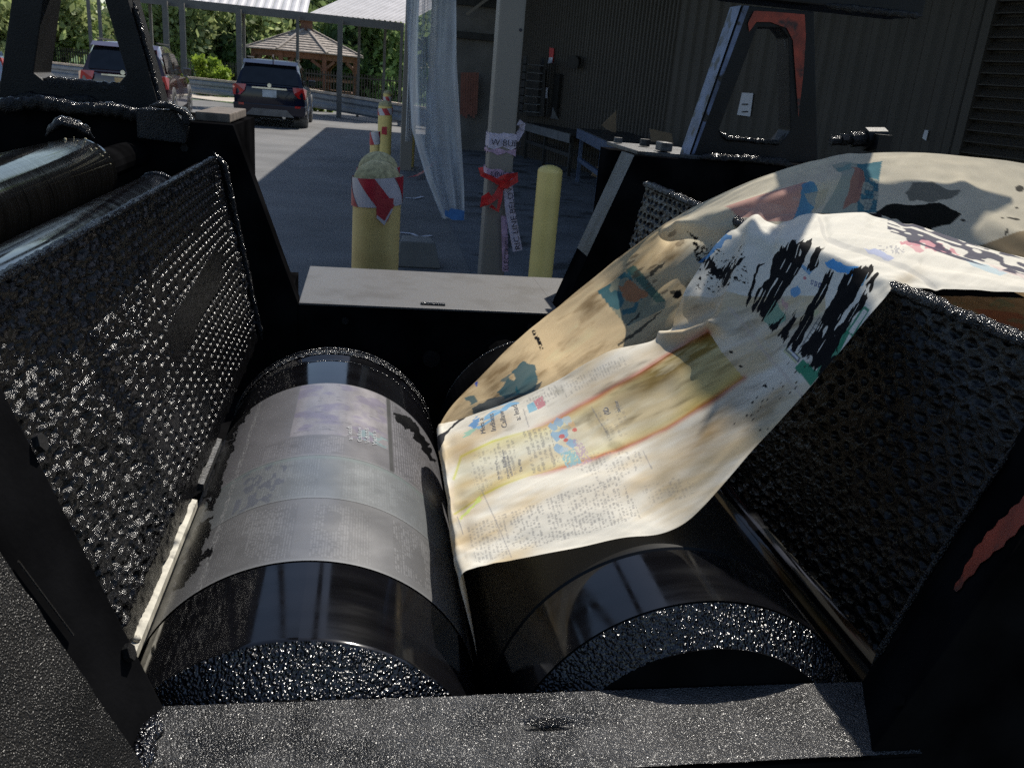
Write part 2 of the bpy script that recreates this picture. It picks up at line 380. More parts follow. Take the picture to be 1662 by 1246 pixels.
for k in range(28):
    if slat is None:
        s_ = MB().add([(sA + .08, sgn * .04, .05), (sA + 1.8, sgn * .04, .05), (sA + 1.8, sgn * .15, -.04), (sA + .08, sgn * .15, -.04), (sA + .08, sgn * .04, .04), (sA + 1.8, sgn * .04, .04), (sA + 1.8, sgn * .15, -.05), (sA + .08, sgn * .15, -.05)], [(0, 1, 2, 3), (7, 6, 5, 4), (3, 2, 6, 7), (0, 4, 5, 1)]); slat = s_.build('slat', WALLM, lv)
        slat.location[2] = .68
    else:
        c = slat.copy(); COL.objects.link(c); c.parent = lv; c.location[2] = .68 + k * .125
def onwall(px, py, off=.06):
    d = ray(px, py); s = wall_s(px, py); p = WA + WD * s + WN * off
    t = np.linalg.norm(p - CAM[:2]) / np.linalg.norm(d[:2]); return (p[0], p[1], CAM[2] + d[2] * t)
def card(name, quad, m, label, cat, th=.01, parent=None):
    Q = [Vector(q) for q in quad]; n = (Q[1] - Q[0]).cross(Q[3] - Q[0]).normalized() * th
    V = Q + [q + n for q in Q]
    o = mesh(name, V, [(0, 1, 2, 3), (7, 6, 5, 4), (0, 4, 5, 1), (1, 5, 6, 2), (2, 6, 7, 3), (3, 7, 4, 0)], m, parent)
    return tag(o, label, cat) if label else o
nb = card('paper_notice', [onwall(1209, 151), onwall(1227, 152), onwall(1222, 190), onwall(1201, 187)], WHITEP, 'small white paper notice with dark lines on the ribbed wall seen through the bracket', 'notice')
for a_, b_ in ((169, 171), (181, 183)):
    card('printed_line', [onwall(1211, a_, .075), onwall(1220, a_, .075), onwall(1219, b_, .075), onwall(1209, b_, .075)], BLACKP, None, None, .002, nb)
rn = card('red_notice', [onwall(896, 78), onwall(903, 79), onwall(901, 103), onwall(894, 104)], REDSIGN, 'small red and white notice high on the dark wall above the doorway', 'notice')
card('white_panel', [onwall(896, 94, .075), onwall(902, 94, .075), onwall(901, 103, .075), onwall(894, 104, .075)], WHITEP, None, None, .002, rn)
card('torn_paper_scrap', [onwall(1506, 212), onwall(1512, 212), onwall(1508, 229), onwall(1502, 225)], WHITEP, 'torn white paper scrap low on the dark wall by the louvre vent', 'paper scrap')
lamp = thing('wall_lamp', 'dark round lamp fitting on the ribbed wall right of the red notice', 'lamp', onwall(943, 100, .1))
MB().tube((0, 0, 0), (-.1, -.12, -.03), .10, .13).build('lamp_housing', DARKST, lamp); MB().box((-.04, -.02, -.12), (.12, .06, .1)).build('mounting_box', DARKST, lamp)
# door and open cabinet
dr = card('doorway', [onwall(861, 112), onwall(889, 114), onwall(887, 190), onwall(858, 189)], FENCEM, 'black open doorway in the shaded wall behind the rack', 'doorway', .02)
dl = card('dark_locker', [onwall(908, 120, .12), onwall(917, 121, .12), onwall(910, 192, .12), onwall(901, 190, .12)], FENCEM, 'tall narrow black locker standing at the wall left of the fine ribs', 'locker', .06)
dn = card('door_notice', [onwall(890, 143), onwall(893, 143), onwall(892, 160), onwall(889, 160)], WHITEP, 'narrow white card on the edge of the black doorway', 'notice')
# rack with wire shelves
rk = thing('wire_rack', 'dark rack of stepped wire shelves beside the grey column', 'rack', tuple(onY(848, 185, 19.0)))
for k in range(7):
    z = .05 + k * .155
    MB().box((-.05, -.2, z), (.34, .2, z + .02)).build('shelf', TABLE, rk)
for x in (-.05, .33): MB().box((x, -.2, 0), (x + .03, .2, 1.15)).build('post', DARKST, rk)
# work tables
def table(name, label, A, B, dep, h, me_, ml, legs=(0.02, .98)):
    A = np.array(A[:2]); B = np.array(B[:2]); d = (B - A) / np.linalg.norm(B - A); L = np.linalg.norm(B - A)
    t = thing(name, label, 'table', (A[0], A[1], 0), rz=math.atan2(d[1], d[0]))
    MB().box((0, 0, h - .04), (L, dep, h)).build('table_top', DARKST, t)
    MB().box((0, -.02, h - .17), (L, 0, h - .01)).build('edge_rail', me_, t)
    for f in legs:
        for y in (.03, dep - .08):
            MB().box((f * L - .03, y, 0), (f * L + .03, y + .06, h - .045)).build('leg', ml, t)
    MB().box((.0, .04, .35), (L, .09, .42)).build('lower_rail', ml, t)
    return t
tA = onY(853, 196, 19.5); tB = onY(926, 219, 16.2)
table('work_table', 'long grey edged work table standing along the ribbed wall', tA, tB, .9, tB[2] + .02, TABLE, DARKST, (.0, .45, .98))
tC = onY(938, 213, 15.6); tD = onY(1003, 252, 11.4)
table('conveyor_table', 'blue sided conveyor table nearer the press', tC, tD, .9, .92, TABLEB, TABLEB, (.04, .6, .96))
def leaning(px, Y, th, m, label, cat='cardboard'):
    return card('cardboard_sheet', [tuple(onY(a, b, Y)) for a, b in px], m, label, cat, th)
leaning([(977, 203), (1000, 180), (1000, 217), (984, 210)], 15.0, .02, CARD, 'brown cardboard triangle standing on the work table')
leaning([(1055, 209), (1090, 217), (1094, 240), (1058, 240)], 13.0, .02, CARD, 'brown cardboard sheet leaning beside the press frame')
leaning([(897, 174), (907, 195), (894, 192)] + [(896, 186)], 17.5, .02, TABLE, 'pale grey triangular offcut standing at the locker')
leaning([(966, 272), (984, 265), (985, 295), (960, 285)], 14.4, .02, CARD, 'pale board standing under the conveyor table')

# left inner wall behind plastic
iw = thing('inner_wall', 'pale grey end wall between the plastic sheet and the grey column', 'wall', tuple(onZ(770, 240, 0)))
il = np.array(iw.location)
YW = 20.8
p0 = onY(700, 20, YW); p1 = onY(852, 20, YW)
mesh('wall_panel', [(p0[0] - il[0], YW - il[1], -il[2]), (p1[0] - il[0], YW - il[1], -il[2]), (p1[0] - il[0], YW - il[1], 3.1), (p0[0] - il[0], YW - il[1], 3.1)], [(0, 1, 2, 3)], WALLL, iw)
MB().box((p0[0] - il[0], YW - .1 - il[1], 3.1), (p1[0] - il[0] + .4, YW - il[1] + .1, 4.9)).build('upper_panel', DARKST, iw)
a = onY(700, 57, YW - .1); b = onY(852, 66, YW - .1)
MB().box((a[0] - il[0], YW - .15 - il[1], b[2] - .08), (b[0] - il[0], YW - il[1] - .02, b[2] + .06)).build('wall_girt', DARKST, iw)
MB().bar(np.array(onY(757, 24, YW - .3)) - il, np.array(onY(800, -8, YW - .3)) - il, .06, .06).build('brace', POLE, iw)
sc_ = thing('strip_curtain', 'rusty red strip curtain hanging on the pale inner wall', 'curtain', tuple(onY(760, 118, YW - .25)))
sl_ = np.array(sc_.location)
for k in range(7):
    a = np.array(onY(750 + k * 4.2, 118, YW - .25)) - sl_; b = np.array(onY(748.5 + k * 4.0, 186 + 3 * (k % 3), YW - .25)) - sl_
    MB().bar(a, b, .052, .02, up=(0, 1, 0)).build('strip', ORANGE, sc_)

# ---- grey column with tape ----
PY = 6.3
pT = onY(829.5, 0, PY); pB = onY(798, 430, PY); pxm = (pT[0] + pB[0]) / 2
col_ = thing('roof_column', 'square taupe steel column wrapped in caution ribbon', 'column', (pxm, PY, 0))
MB().box((-.090, -.090, 0), (.090, .090, 4.88)).build('shaft', POLE, col_, bevel=.018)
MB().tube((.065, -.094, 1.93), (.065, -.086, 1.93), .011).build('bolt_hole', BLACKP, col_)
def ribbon(name, pts, wid, m, parent=None, up=(0, 1, 0), th=.0):
    P = [Vector(p) for p in pts]; V = []; Fc = []
    for i, p in enumerate(P):
        d = (P[min(i + 1, len(P) - 1)] - P[max(i - 1, 0)]).normalized(); s = d.cross(Vector(up)).normalized() * (wid[i] if isinstance(wid, (list, tuple)) else wid) / 2
        V += [p - s, p + s]
    for i in range(len(P) - 1): Fc.append((2 * i, 2 * i + 1, 2 * i + 3, 2 * i + 2))
    return mesh(name, V, Fc, m, parent)
def wrap(z, h, m, tilt=0.0, off=.006, seed=0):
    r = .090 + off; c = [(-r, -r), (r, -r), (r, r), (-r, r)]
    V = []; Fc = []; n = 6; k = 0
    for i in range(4):
        for j in range(n):
            t = j / n; x = c[i][0] * (1 - t) + c[(i + 1) % 4][0] * t; y = c[i][1] * (1 - t) + c[(i + 1) % 4][1] * t
            wob = .012 * math.sin(seed + k * 1.7); rr = 1 + .04 * math.sin(k * 2.1 + seed)
            V += [(x * rr, y * rr, z - h / 2 + tilt * x + wob), (x * rr, y * rr, z + h / 2 + tilt * x - wob * .6)]; k += 1
    N_ = k
    for i in range(N_): Fc.append((2 * i, 2 * ((i + 1) % N_), 2 * ((i + 1) % N_) + 1, 2 * i + 1))
    return V, Fc
cr = thing('caution_ribbon', 'pink and white caution ribbon wound twice round the column with printed tail', 'ribbon', (pxm, PY, 0))
zz = lambda py: onY(808, py, PY - .11)[2]
for py, h, m_, tl in ((229, .095, WHITET, .05), (246, .03, PINKT, .02), (283, .055, PINKT, -.12), (219, .02, WHITET, .03)):
    V, Fc = wrap(zz(py), h, m_, tl, seed=py); mesh('band', V, Fc, m_, cr)
def text_obj(name, body, size, m, parent, mw, ext=0.0):
    cu = bpy.data.curves.new(name, 'FONT'); cu.body = body; cu.size = size; cu.extrude = ext; cu.resolution_u = 2
    t = bpy.data.objects.new(name, cu); COL.objects.link(t)
    dg = bpy.context.evaluated_depsgraph_get(); me = bpy.data.meshes.new_from_object(t.evaluated_get(dg))
    bpy.data.objects.remove(t); me.materials.clear(); me.materials.append(m)
    me.transform(mw); o = bpy.data.objects.new(name, me); COL.objects.link(o); o.parent = parent
    return o
FRONT = Matrix.Rotation(math.pi / 2, 4, 'X')
text_obj('lettering', 'W BURI', .062, BLACKP, cr, Matrix.Translation((-.085, -.118, zz(236))) @ FRONT)
text_obj('lettering', 'LINE B', .055, BLACKP, cr, Matrix.Translation((-.07, -.118, zz(287))) @ FRONT)
# hanging tail with print, reading up
ax_, az_ = onY(824, 300, PY - .14)[[0, 2]]; bx_, bz_ = onY(841, 408, PY - .2)[[0, 2]]
tp = ribbon('hanging_tail', [(ax_ - pxm, -.14, az_), ((ax_ * .6 + bx_ * .4) - pxm - .01, -.15, az_ * .6 + bz_ * .4), (bx_ - pxm, -.18, bz_)], .07, WHITET, cr)
ang = math.atan2(az_ - bz_, ax_ - bx_)
text_obj('lettering', 'RIC LINE BELOW', .058, BLACKP, cr, Matrix.Translation((bx_ - pxm + .02, -.183, bz_ + .012)) @ FRONT @ Matrix.Rotation(ang, 4, 'Z') @ Matrix.Scale(1.1, 4, (1, 0, 0)))
cx_, cz_ = onY(818, 350, PY - .12)[[0, 2]]; dx_, dz_ = onY(820, 440, PY - .12)[[0, 2]]
ribbon('hanging_tail', [(cx_ - pxm, -.125, cz_), (dx_ - pxm, -.135, dz_)], .045, PINKT, cr)
text_obj('lettering', 'ELECTRIC LI', .05, BLACKP, cr, Matrix.Translation((dx_ - pxm + .018, -.137, dz_ + .01)) @ FRONT @ Matrix.Rotation(math.pi / 2 + .02, 4, 'Z'))
ex, ez = onY(842, 205, PY)[[0, 2]]
ribbon('loose_end', [(ex - pxm - .02, -.02, ez - .1), (ex - pxm + .015, -.03, ez - .03), (ex - pxm + .02, -.05, ez + .01), (ex - pxm - .02, -.08, ez + .03)], .045, WHITET, cr)
rb = thing('red_ribbon', 'bright red ribbon knotted in a bow on the column', 'ribbon', (pxm, PY - .15, 0))
def rp(l): return [tuple(np.array(onY(x, y, PY - .15 - .01 * k)) - np.array([pxm, PY - .15, 0])) for k, (x, y) in enumerate(l)]
for pts, wd in (([(780, 272), (783, 283), (796, 289), (812, 297), (826, 300)], .035), ([(815, 297), (828, 286), (838, 284), (838, 292), (822, 302), (812, 300)], .04),
                ([(816, 300), (806, 318), (792, 328), (783, 334), (786, 322), (796, 316)], .045), ([(814, 302), (812, 322), (808, 342), (796, 334)], .028), ([(826, 284), (812, 290), (804, 298)], .03)):
    ribbon('ribbon_loop', rp(pts), wd, REDT, rb, up=(.2, 1, .2))
MB().lathe([(0.001, .03), (.028, .015), (.033, 0), (.026, -.02), (.001, -.03)], tuple(rp([(816, 299)])[0]), 10).build('knot', REDT, rb, True)

# ---- bollards ----
def bollard(label, px, topy, Y, r, m_body, dome=.6, group='yellow bollards', capm=None, cat='bollard'):
    P = onY(px, topy, Y); h = P[2]
    t = thing('bollard', label, cat, (P[0], Y, 0), group)
    mb = MB(); dh = r * dome
    mb.lathe([(r, 0), (r, h - dh)], n=32); mb.build('post', m_body, t, True)
    pr = [(r * 1.0, h - dh)] + [(r * math.cos(a), h - dh + dh * math.sin(a)) for a in np.linspace(.15, math.pi / 2 - .001, 8)]
    MB().lathe(pr, n=32).build('cap', capm or m_body, t, True)
    return t, h
def tapewrap(t, r, z0, z1, n=5, a0=-2.6, a1=-.2, tilt=.008, slant=.5, wob=.004):
    """diagonal red and white tape round a bollard; a0..a1 is the visible side"""
    base = MB(); red = MB(); K = 40; R = r + .004
    for k in range(K):
        u0 = 2 * math.pi * k / K; u1 = 2 * math.pi * (k + 1) / K
        q = [(R * math.cos(u), R * math.sin(u), z + tilt * math.cos(u)) for u, z in ((u0, z0), (u1, z0), (u1, z1), (u0, z1))]
        base.add(q, [(0, 1, 2, 3)])
    base.build('tape_band', TAPEW, t, True)
    h = z1 - z0; R2 = R + .002
    for j in range(n * 2):
        if j % 2: continue
        s = MB(); du = 2 * math.pi / (n * 2); V = []
        for q in range(7):
            f = q / 6.0
            for e in range(9):
                u = j * du + e / 8 * du * .95 - f * slant * 1.1
                V.append((R2 * math.cos(u), R2 * math.sin(u), z0 + f * h + tilt * math.cos(u)))
        s.add(V, [(9 * q + e, 9 * q + e + 1, 9 * q + e + 10, 9 * q + e + 9) for q in range(6) for e in range(8)])
        s.build('tape_stripe', TAPER, t)
b1, h1 = bollard('nearest fat yellow bollard with peeling red and white tape and a loose tape tail', 614, 260, 3.2, .086, YEL, .9, capm=YELDULL)
tapewrap(b1, .086, h1 - .155, h1 - .055, 4, slant=.8)
R1 = .094
def onb(P): return tuple(np.array(P) - np.array(b1.location))
tl = [onb(onY(*p, 3.2 - R1)) for p in ((611, 322), (639, 322), (638, 338), (630, 358), (624, 364), (611, 352))]
mesh('loose_tape_tail', tl, [(0, 1, 2, 3, 4, 5)], TAPER, b1)
mesh('tape_tail_edge', [onb(onY(*p, 3.2 - R1 - .003)) for p in ((611, 354), (624, 366), (638, 340), (636, 338), (624, 359), (612, 349))], [(0, 1, 2, 3, 4, 5)], TAPEW, b1)
mesh('tape_side_strip', [onb(onY(*p, 3.2 - .02)) for p in ((577, 290), (580, 290), (576, 440), (573, 440))], [(0, 1, 2, 3)], TAPER, b1)
b2, h2 = bollard('second yellow bollard half hidden behind the nearest one, taped under a rough dome', 615, 246, 3.85, .086, YEL, .9, capm=YELDULL)
tapewrap(b2, .086, h2 - .11, h2 - .065, 4, slant=.5)
b3, h3 = bollard('short thin yellow post with one strip of tape behind the taped pair', 609, 214, 9.6, .05, YEL, .3)
tapewrap(b3, .05, h3 - .13, h3 - .0, 2, slant=.9)
b4, h4 = bollard('tall slim yellow bollard with two taped patches further down the yard', 626, 163, 11.0, .084, YEL2, .8, capm=YELDULL)
tapewrap(b4, .084, h4 - .17, h4 - .09, 4)
b4b = [tuple(np.array(onY(*p, 11.0 - .095)) - np.array(b4.location)) for p in ((620, 206), (628, 206), (628, 219), (619, 218))]
mesh('tape_patch', b4b, [(0, 1, 2, 3)], TAPER, b4)
b5, h5 = bollard('farthest yellow bollard rising just behind the tall slim one', 629, 147, 19.0, .084, YEL2, .8, capm=YELDULL)
tapewrap(b5, .084, h5 - .24, h5 - .12, 4)
b6, h6 = bollard('clean untaped bright yellow bollard right of the grey column', 894, 268, 5.9, .085, YEL2, .55)
b7, h7 = bollard('yellow bollard seen blurred through the hanging plastic sheet', 668, 180, 16.0, .085, YEL2, .5)
tapewrap(b7, .085, h7 - .2, h7 - .05, 3)
b8, h8 = bollard('thin yellow bollard at the left edge of the plastic sheet beside the door post', 659, 176, 17.5, .06, YEL2, .5)
tapewrap(b8, .06, h8 - .15, h8 - .05, 3)
# column at left edge of roof (taupe) behind plastic
P = onY(661, 200, 15.5)
t = thing('roof_post', 'slim taupe roof post at the left edge of the plastic sheet', 'column', (P[0], 15.5, 0))
MB().box((-.10, -.08, 0), (.10, .08, 4.88)).build('shaft', POLE, t, bevel=.01); MB().box((-.14, -.12, 0), (.14, .12, .02)).build('foot_plate', POLE, t)
# dark bin under plastic
P = onY(682, 322, 7.6)
t = thing('floor_drain_box', 'low dark grey box on the yard floor under the plastic sheet', 'box', tuple(P * [1, 1, 0] + [0, 0, .005]))
MB().add([(-.20, -.15, 0), (.20, -.15, 0), (.15, .2, 0), (-.15, .2, 0), (-.16, -.12, .22), (.14, -.12, .22), (.12, .18, .22), (-.13, .18, .22)], [(0, 3, 2, 1), (4, 5, 6, 7), (0, 1, 5, 4), (1, 2, 6, 5), (2, 3, 7, 6), (3, 0, 4, 7)]).build('box_body', CANP, t, bevel=.01)
# hanging plastic sheet
def plastic():
    nu, nv = 110, 60
    tops = [(662, -30), (758, -30)]; V = np.zeros((nu, nv, 3))
    for j in range(nv):
        f = j / (nv - 1); y = -60 + f * 415
        xl = np.interp(y, [-60, 30, 120, 210, 290, 355], [658, 660, 663, 668, 692, 718]); xr = np.interp(y, [-60, 100, 200, 300, 355], [740, 741, 747, 753, 754])
        for i in range(nu):
            g = i / (nu - 1); x = xl + (xr - xl) * g
            dY = .18 * math.sin(g * 15 + f * 2.0 + math.sin(f * 4) * .6) * (.6 + .4 * math.sin(g * 4 + f * 3)) + .02 * math.sin(g * 19 + f * 5) + .25 * math.sin(g * 3.1)
            V[i, j] = onY(x, y, 8.0 + dY)
    return V.reshape(-1, 3), gridfaces(nu, nv)
pv, pf = plastic()
pt = thing('plastic_sheet', 'clear bluish plastic sheet hanging in folds from the roof edge beside the column', 'plastic sheet', (.5, 8, 0))
mesh('sheeting', pv - np.array([.5, 8, 0]), pf, PLASTIC, pt, True)
q = [onY(*p, 7.9) - np.array([.5, 8, 0]) for p in ((722, 340), (728, 343), (732, 338), (754, 342), (753, 358), (735, 357), (722, 350))]
mesh('blue_tape_hem', q, [tuple(range(7))], BLUETAPE, pt)
# second limp sheet at left
V = np.zeros((30, 40, 3))
for i in range(30):
    for j in range(40):
        f = j / 39; y = -60 + f * 290; xl = 668 - 10 * f; xr = 684 - 16 * f
        V[i, j] = onY(xl + (xr - xl) * i / 29, y, 12 + .1 * math.sin(i * .7 + f * 3))
tag(mesh('plastic_strip', V.reshape(-1, 3), gridfaces(30, 40), PLASTIC, None, True), 'narrow limp strip of clear plastic left of the big plastic sheet', 'plastic strip')
# litter of ribbon on floor
rbn = ribbon('fallen_ribbon', [tuple(onZ(x, y, .03 + .05 * abs(math.sin(k)))) for k, (x, y) in enumerate(((662, 288), (676, 285), (690, 277), (700, 268), (708, 262)))], .05, REDT, None, up=(0, 0, 1))
tag(rbn, 'crumpled red and black ribbon lying behind the plastic sheet', 'ribbon')
for lab, pts in (('long torn white paper shred on the dark wet floor by the nearest bollard', ((650, 377), (668, 379), (680, 384), (700, 382))), ('thin white scrap on the floor left of the blue taped hem', ((658, 321), (674, 322), (686, 319)))):
    tag(ribbon('paper_shred', [tuple(onZ(x, y, .012)) for x, y in pts], .05, WHITEP, None, up=(0, 0, 1)), lab, 'paper scrap')

# ---- far canopy ----
cn = thing('walkway_canopy', 'pale corrugated walkway canopy on thin grey posts beyond the yard', 'canopy', (-3, 30, 0))
cl_ = np.array([-3, 30, 0])
def EV(px, py, Y): return np.array(onY(px, py, Y)) - cl_
e0 = EV(120, -19, 31.5); e1 = EV(297, 1, 31.0); e2 = EV(485, 23, 30.5); e3 = EV(656, 39, 30)
def roofpanel(A, B, shear, rise, run, n, dep=.05):
    """ribbed panel rising away from eave A-B; shear slants the ribs"""
    A = np.array(A); B = np.array(B)
    for s in range(n):
        V = []; Fc = []; m = 5
        for k in range(m):
            f = (s + (k / (m - 1)) * .97) / n; p = A + (B - A) * f; d = dep if k in (1, 2) else 0
            V += [p + [0, 0, d], p + [shear, run, rise + d]]
        for k in range(m - 1): Fc.append((2 * k, 2 * k + 2, 2 * k + 3, 2 * k + 1))
        mesh('roof_sheet', V, Fc, ROOFW, cn)
roofpanel(e0, e2 + (e3 - e2) * .08, 0, .8, 2.2, 26, .02)
roofpanel(e2 + (e3 - e2) * .09, e3, 3.4, 2.2, 5.5, 18, .06)
MB().bar(e0 - [0, 0, .1], e3 - [0, 0, .1], .12, .24).build('eave_beam', CANP, cn)
for px in (147, 164, 246, 270, 297, 388, 396, 483, 552, 583, 625, 652):
    Y = np.interp(px, [120, 656], [31.2, 29.8]) + (1.6 if px in (246, 306, 396, 583, 625) else 0)
    wdt = .16 if px in (270, 297, 388, 552) else .09
    P = np.array(onZ(px + 3, 178, 0)); xx = onY(px, 60, Y)[0]
    fz = 0.0
    zt = e0[2] + (e3[2] - e0[2]) * np.interp(px, [120, 656], [0, 1]) - .1
    MB().box((xx - wdt / 2 + 3, Y - 30 - wdt / 2, fz), (xx + wdt / 2 + 3, Y - 30 + wdt / 2, zt)).build('post', CANP, cn)

# ---- guard rail ----
gr = thing('guard_rail', 'long grey corrugated guard rail with pale timber cap behind the parked cars', 'guard rail', (-6, 36, 0))
gl = np.array([-6, 36, 0])
railpts = [(-40, 92, 41), (60, 101, 39.5), (300, 127, 37.0), (500, 148, 32), (650, 172, 28.5), (700, 180, 27.6)]
RP = [np.array(onY(x, y, Y)) for x, y, Y in railpts]
for i in range(len(RP) - 1):
    a = RP[i] - gl; b = RP[i + 1] - gl; H0 = np.array([0, 0, 1.0])
    prof = [(0, .0), (.05, -.06), (.05, -.14), (0, -.2), (.0, -.26), (.05, -.32), (.05, -.40), (0, -.46)]
    V = []; 
    for q in (a, b):
        for o_, z_ in prof: V.append(q + [0, -o_ * 1.4, z_ * 1.1])
    n = len(prof); mesh('rail_beam', V, [(k, k + 1, n + k + 1, n + k) for k in range(n - 1)], RAILM, gr)
    L = np.linalg.norm(b - a); K = max(1, int(L / 3))
    for k in range(K):
        f0 = k / K; f1 = (k + .985) / K
        MB().bar(a + (b - a) * f0 + [0, .05, .04], a + (b - a) * f1 + [0, .05, .04], .16, .07).build('timber_cap', RAILT, gr)
        q = a + (b - a) * f0
        MB().box((q[0] - .07, q[1] + .02, -.02), (q[0] + .07, q[1] + .15, q[2])).build('rail_post', RAILM, gr)
# black fence behind
fn = thing('picket_fence', 'black iron picket fence in front of the trees', 'fence', (0, 42, 0))
FA = np.array([-26.0, 6.5]); FB = np.array([9.0, -6.5])
for k in range(300):
    f = k / 299; x, y = FA + (FB - FA) * f
    if k == 0: base = MB().box((-.02, -.02, -.02), (.02, .02, 1.35)).build('picket', FENCEM, fn); base.location = (x, y, 0)
    else:
        c = base.copy(); COL.objects.link(c); c.parent = fn; c.location = (x, y, 0)
for z in (.2, 1.2): MB().bar((*FA, z), (*FB, z), .03, .05).build('fence_rail', FENCEM, fn)

# ---- gazebo ----
gY = 43.0; gc = onY(497, 100, gY); 
gz = thing('gazebo', 'octagonal wooden gazebo with weathered shingle roof and small cupola', 'gazebo', (gc[0], gY, 0))
def oct(r, z, ph=math.pi / 8): return [(r * math.cos(ph + k * math.pi / 4), r * math.sin(ph + k * math.pi / 4), z) for k in range(8)]
zE = onY(497, 86, gY)[2]; zP = onY(497, 50, gY)[2]; RR = 2.75
NR = 9
for k in range(NR):
    f0 = k / NR; f1 = (k + 1) / NR
    r0 = RR * (1 - f0) + .3 * f0; r1 = RR * (1 - f1) + .3 * f1
    z0 = zE + (zP - zE) * f0; z1 = zE + (zP - zE) * f1
    V = oct(r0, z0 + .03) + oct(r1 - .02, z1 + .0) + oct(r0, z0 - .02)
    mesh('shingle_course', V, [(i, (i + 1) % 8, 8 + (i + 1) % 8, 8 + i) for i in range(8)] + [(16 + i, 16 + (i + 1) % 8, (i + 1) % 8, i) for i in range(8)], SHINGLE, gz)
for k in range(8):
    a = oct(RR, zE + .04)[k]; b = oct(.3, zP + .05)[k]; MB().bar(a, b, .12, .06).build('hip_ridge', SHINGLE, gz)
V = oct(.28, zP - .1) + oct(.28, zP + .42); mesh('cupola', V, [(i, (i + 1) % 8, 8 + (i + 1) % 8, 8 + i) for i in range(8)], WOODR, gz)
V = oct(.5, zP + .4) + [(0, 0, zP + .75)]; mesh('cupola_roof', V, [(i, (i + 1) % 8, 8) for i in range(8)] + [tuple(range(7, -1, -1))], SHINGLE, gz)
MB().tube((0, 0, zP + .72), (0, 0, zP + 1.0), .05, .01).build('finial', WOODR, gz)
o8 = oct(RR - .35, 0); 
for k in range(8):
    x, y, _ = o8[k]; x2, y2, _ = o8[(k + 1) % 8]
    MB().box((x - .09, y - .09, -.02), (x + .09, y + .09, zE - .02)).build('post', WOODR, gz)
    MB().bar((x, y, zE - .12), (x2, y2, zE - .12), .08, .3).build('fascia', WOODR, gz)
    # arched brace
    for s in (0, 1):
        xa, ya = (x, y) if s == 0 else (x2, y2); xb, yb = (x2, y2) if s == 0 else (x, y)
        pts = [(xa + (xb - xa) * .02, ya + (yb - ya) * .02, zE - .95), (xa + (xb - xa) * .08, ya + (yb - ya) * .08, zE - .55), (xa + (xb - xa) * .3, ya + (yb - ya) * .3, zE - .3)]
        m_ = MB(); m_.bar(pts[0], pts[1], .07, .12); m_.bar(pts[1], pts[2], .07, .12); m_.build('arch_brace', WOODR, gz)
    if k != 5: MB().bar((x, y, .45), (x2, y2, .45), .3, .05).build('bench', WOODR, gz)
    MB().bar((x, y, .95), (x2, y2, .95), .06, .1).build('railing', WOODR, gz)

# ---- far buildings ----
bb = thing('brick_building', 'dark red brick building with white windows behind the left car', 'building', (onY(205, 60, 62)[0], 62, 0))
bl = np.array(bb.location)
def wq(px0, px1, py0, py1, Y, dep=.2, fromground=False):
    a = np.array(onY(px0, py0, Y)) - bl; b = np.array(onY(px1, py1, Y)) - bl
    return (a[0], a[1], b[2] if not fromground else 0), (b[0], a[1] + dep, a[2])
A_, B_ = wq(177, 262, 8, 90, 62, 8, True); MB().box(A_, B_).build('wall', BRICK, bb)
for x in (187, 206, 222, 238):
    for y0 in (14, 42, 62):
        A_, B_ = wq(x, x + 8, y0, y0 + 10, 61.98, .1); f = MB().box((A_[0] - .08, A_[1], A_[2] - .08), (B_[0] + .08, B_[1] - .06, B_[2] + .08)).build('window', TAPEW, bb)
        MB().box((A_[0], A_[1] - .02, A_[2]), (B_[0], A_[1] - .005, B_[2])).build('pane', GLASSD, f)
for py in (36, 56):
    A_, B_ = wq(228, 262, py, py + 3, 61.8, .1); MB().box(A_, B_).build('stone_band', TAPEW, bb)
ob = thing('office_block', 'pale office block with dark windows far beyond the brick building', 'building', (onY(230, 0, 80)[0], 80, 0)); bl = np.array(ob.location)
A_, B_ = wq(215, 262, -30, 60, 80, 8, True); MB().box(A_, B_).build('wall', WHITEP, ob)
for x in (218, 228, 238):
    for y0 in (-4, 3, 20): A_, B_ = wq(x, x + 6, y0, y0 + 4, 79.9, .05); MB().box(A_, B_).build('window', GLASSD, ob)
lb = thing('green_building', 'low pale green building beside the brick one', 'building', (onY(160, 60, 66)[0], 66, 0)); bl = np.array(lb.location)
A_, B_ = wq(138, 179, 45, 90, 66, 6, True); MB().box(A_, B_).build('wall', PALEG, lb)
A_, B_ = wq(134, 180, 41, 45, 65.8, 6.4); MB().box(A_, B_).build('roof_edge', TAPEW, lb)
lp = thing('lamp_post', 'thin far lamp post in front of the pale green building', 'lamp post', (onY(140, 20, 58)[0], 58, 0))
MB().tube((0, 0, 0), (0, 0, 6.5), .09, .06).build('pole', CANP, lp); MB().bar((0, 0, 6.45), (1.2, 0, 6.6), .12, .08).build('lamp_arm', CANP, lp)

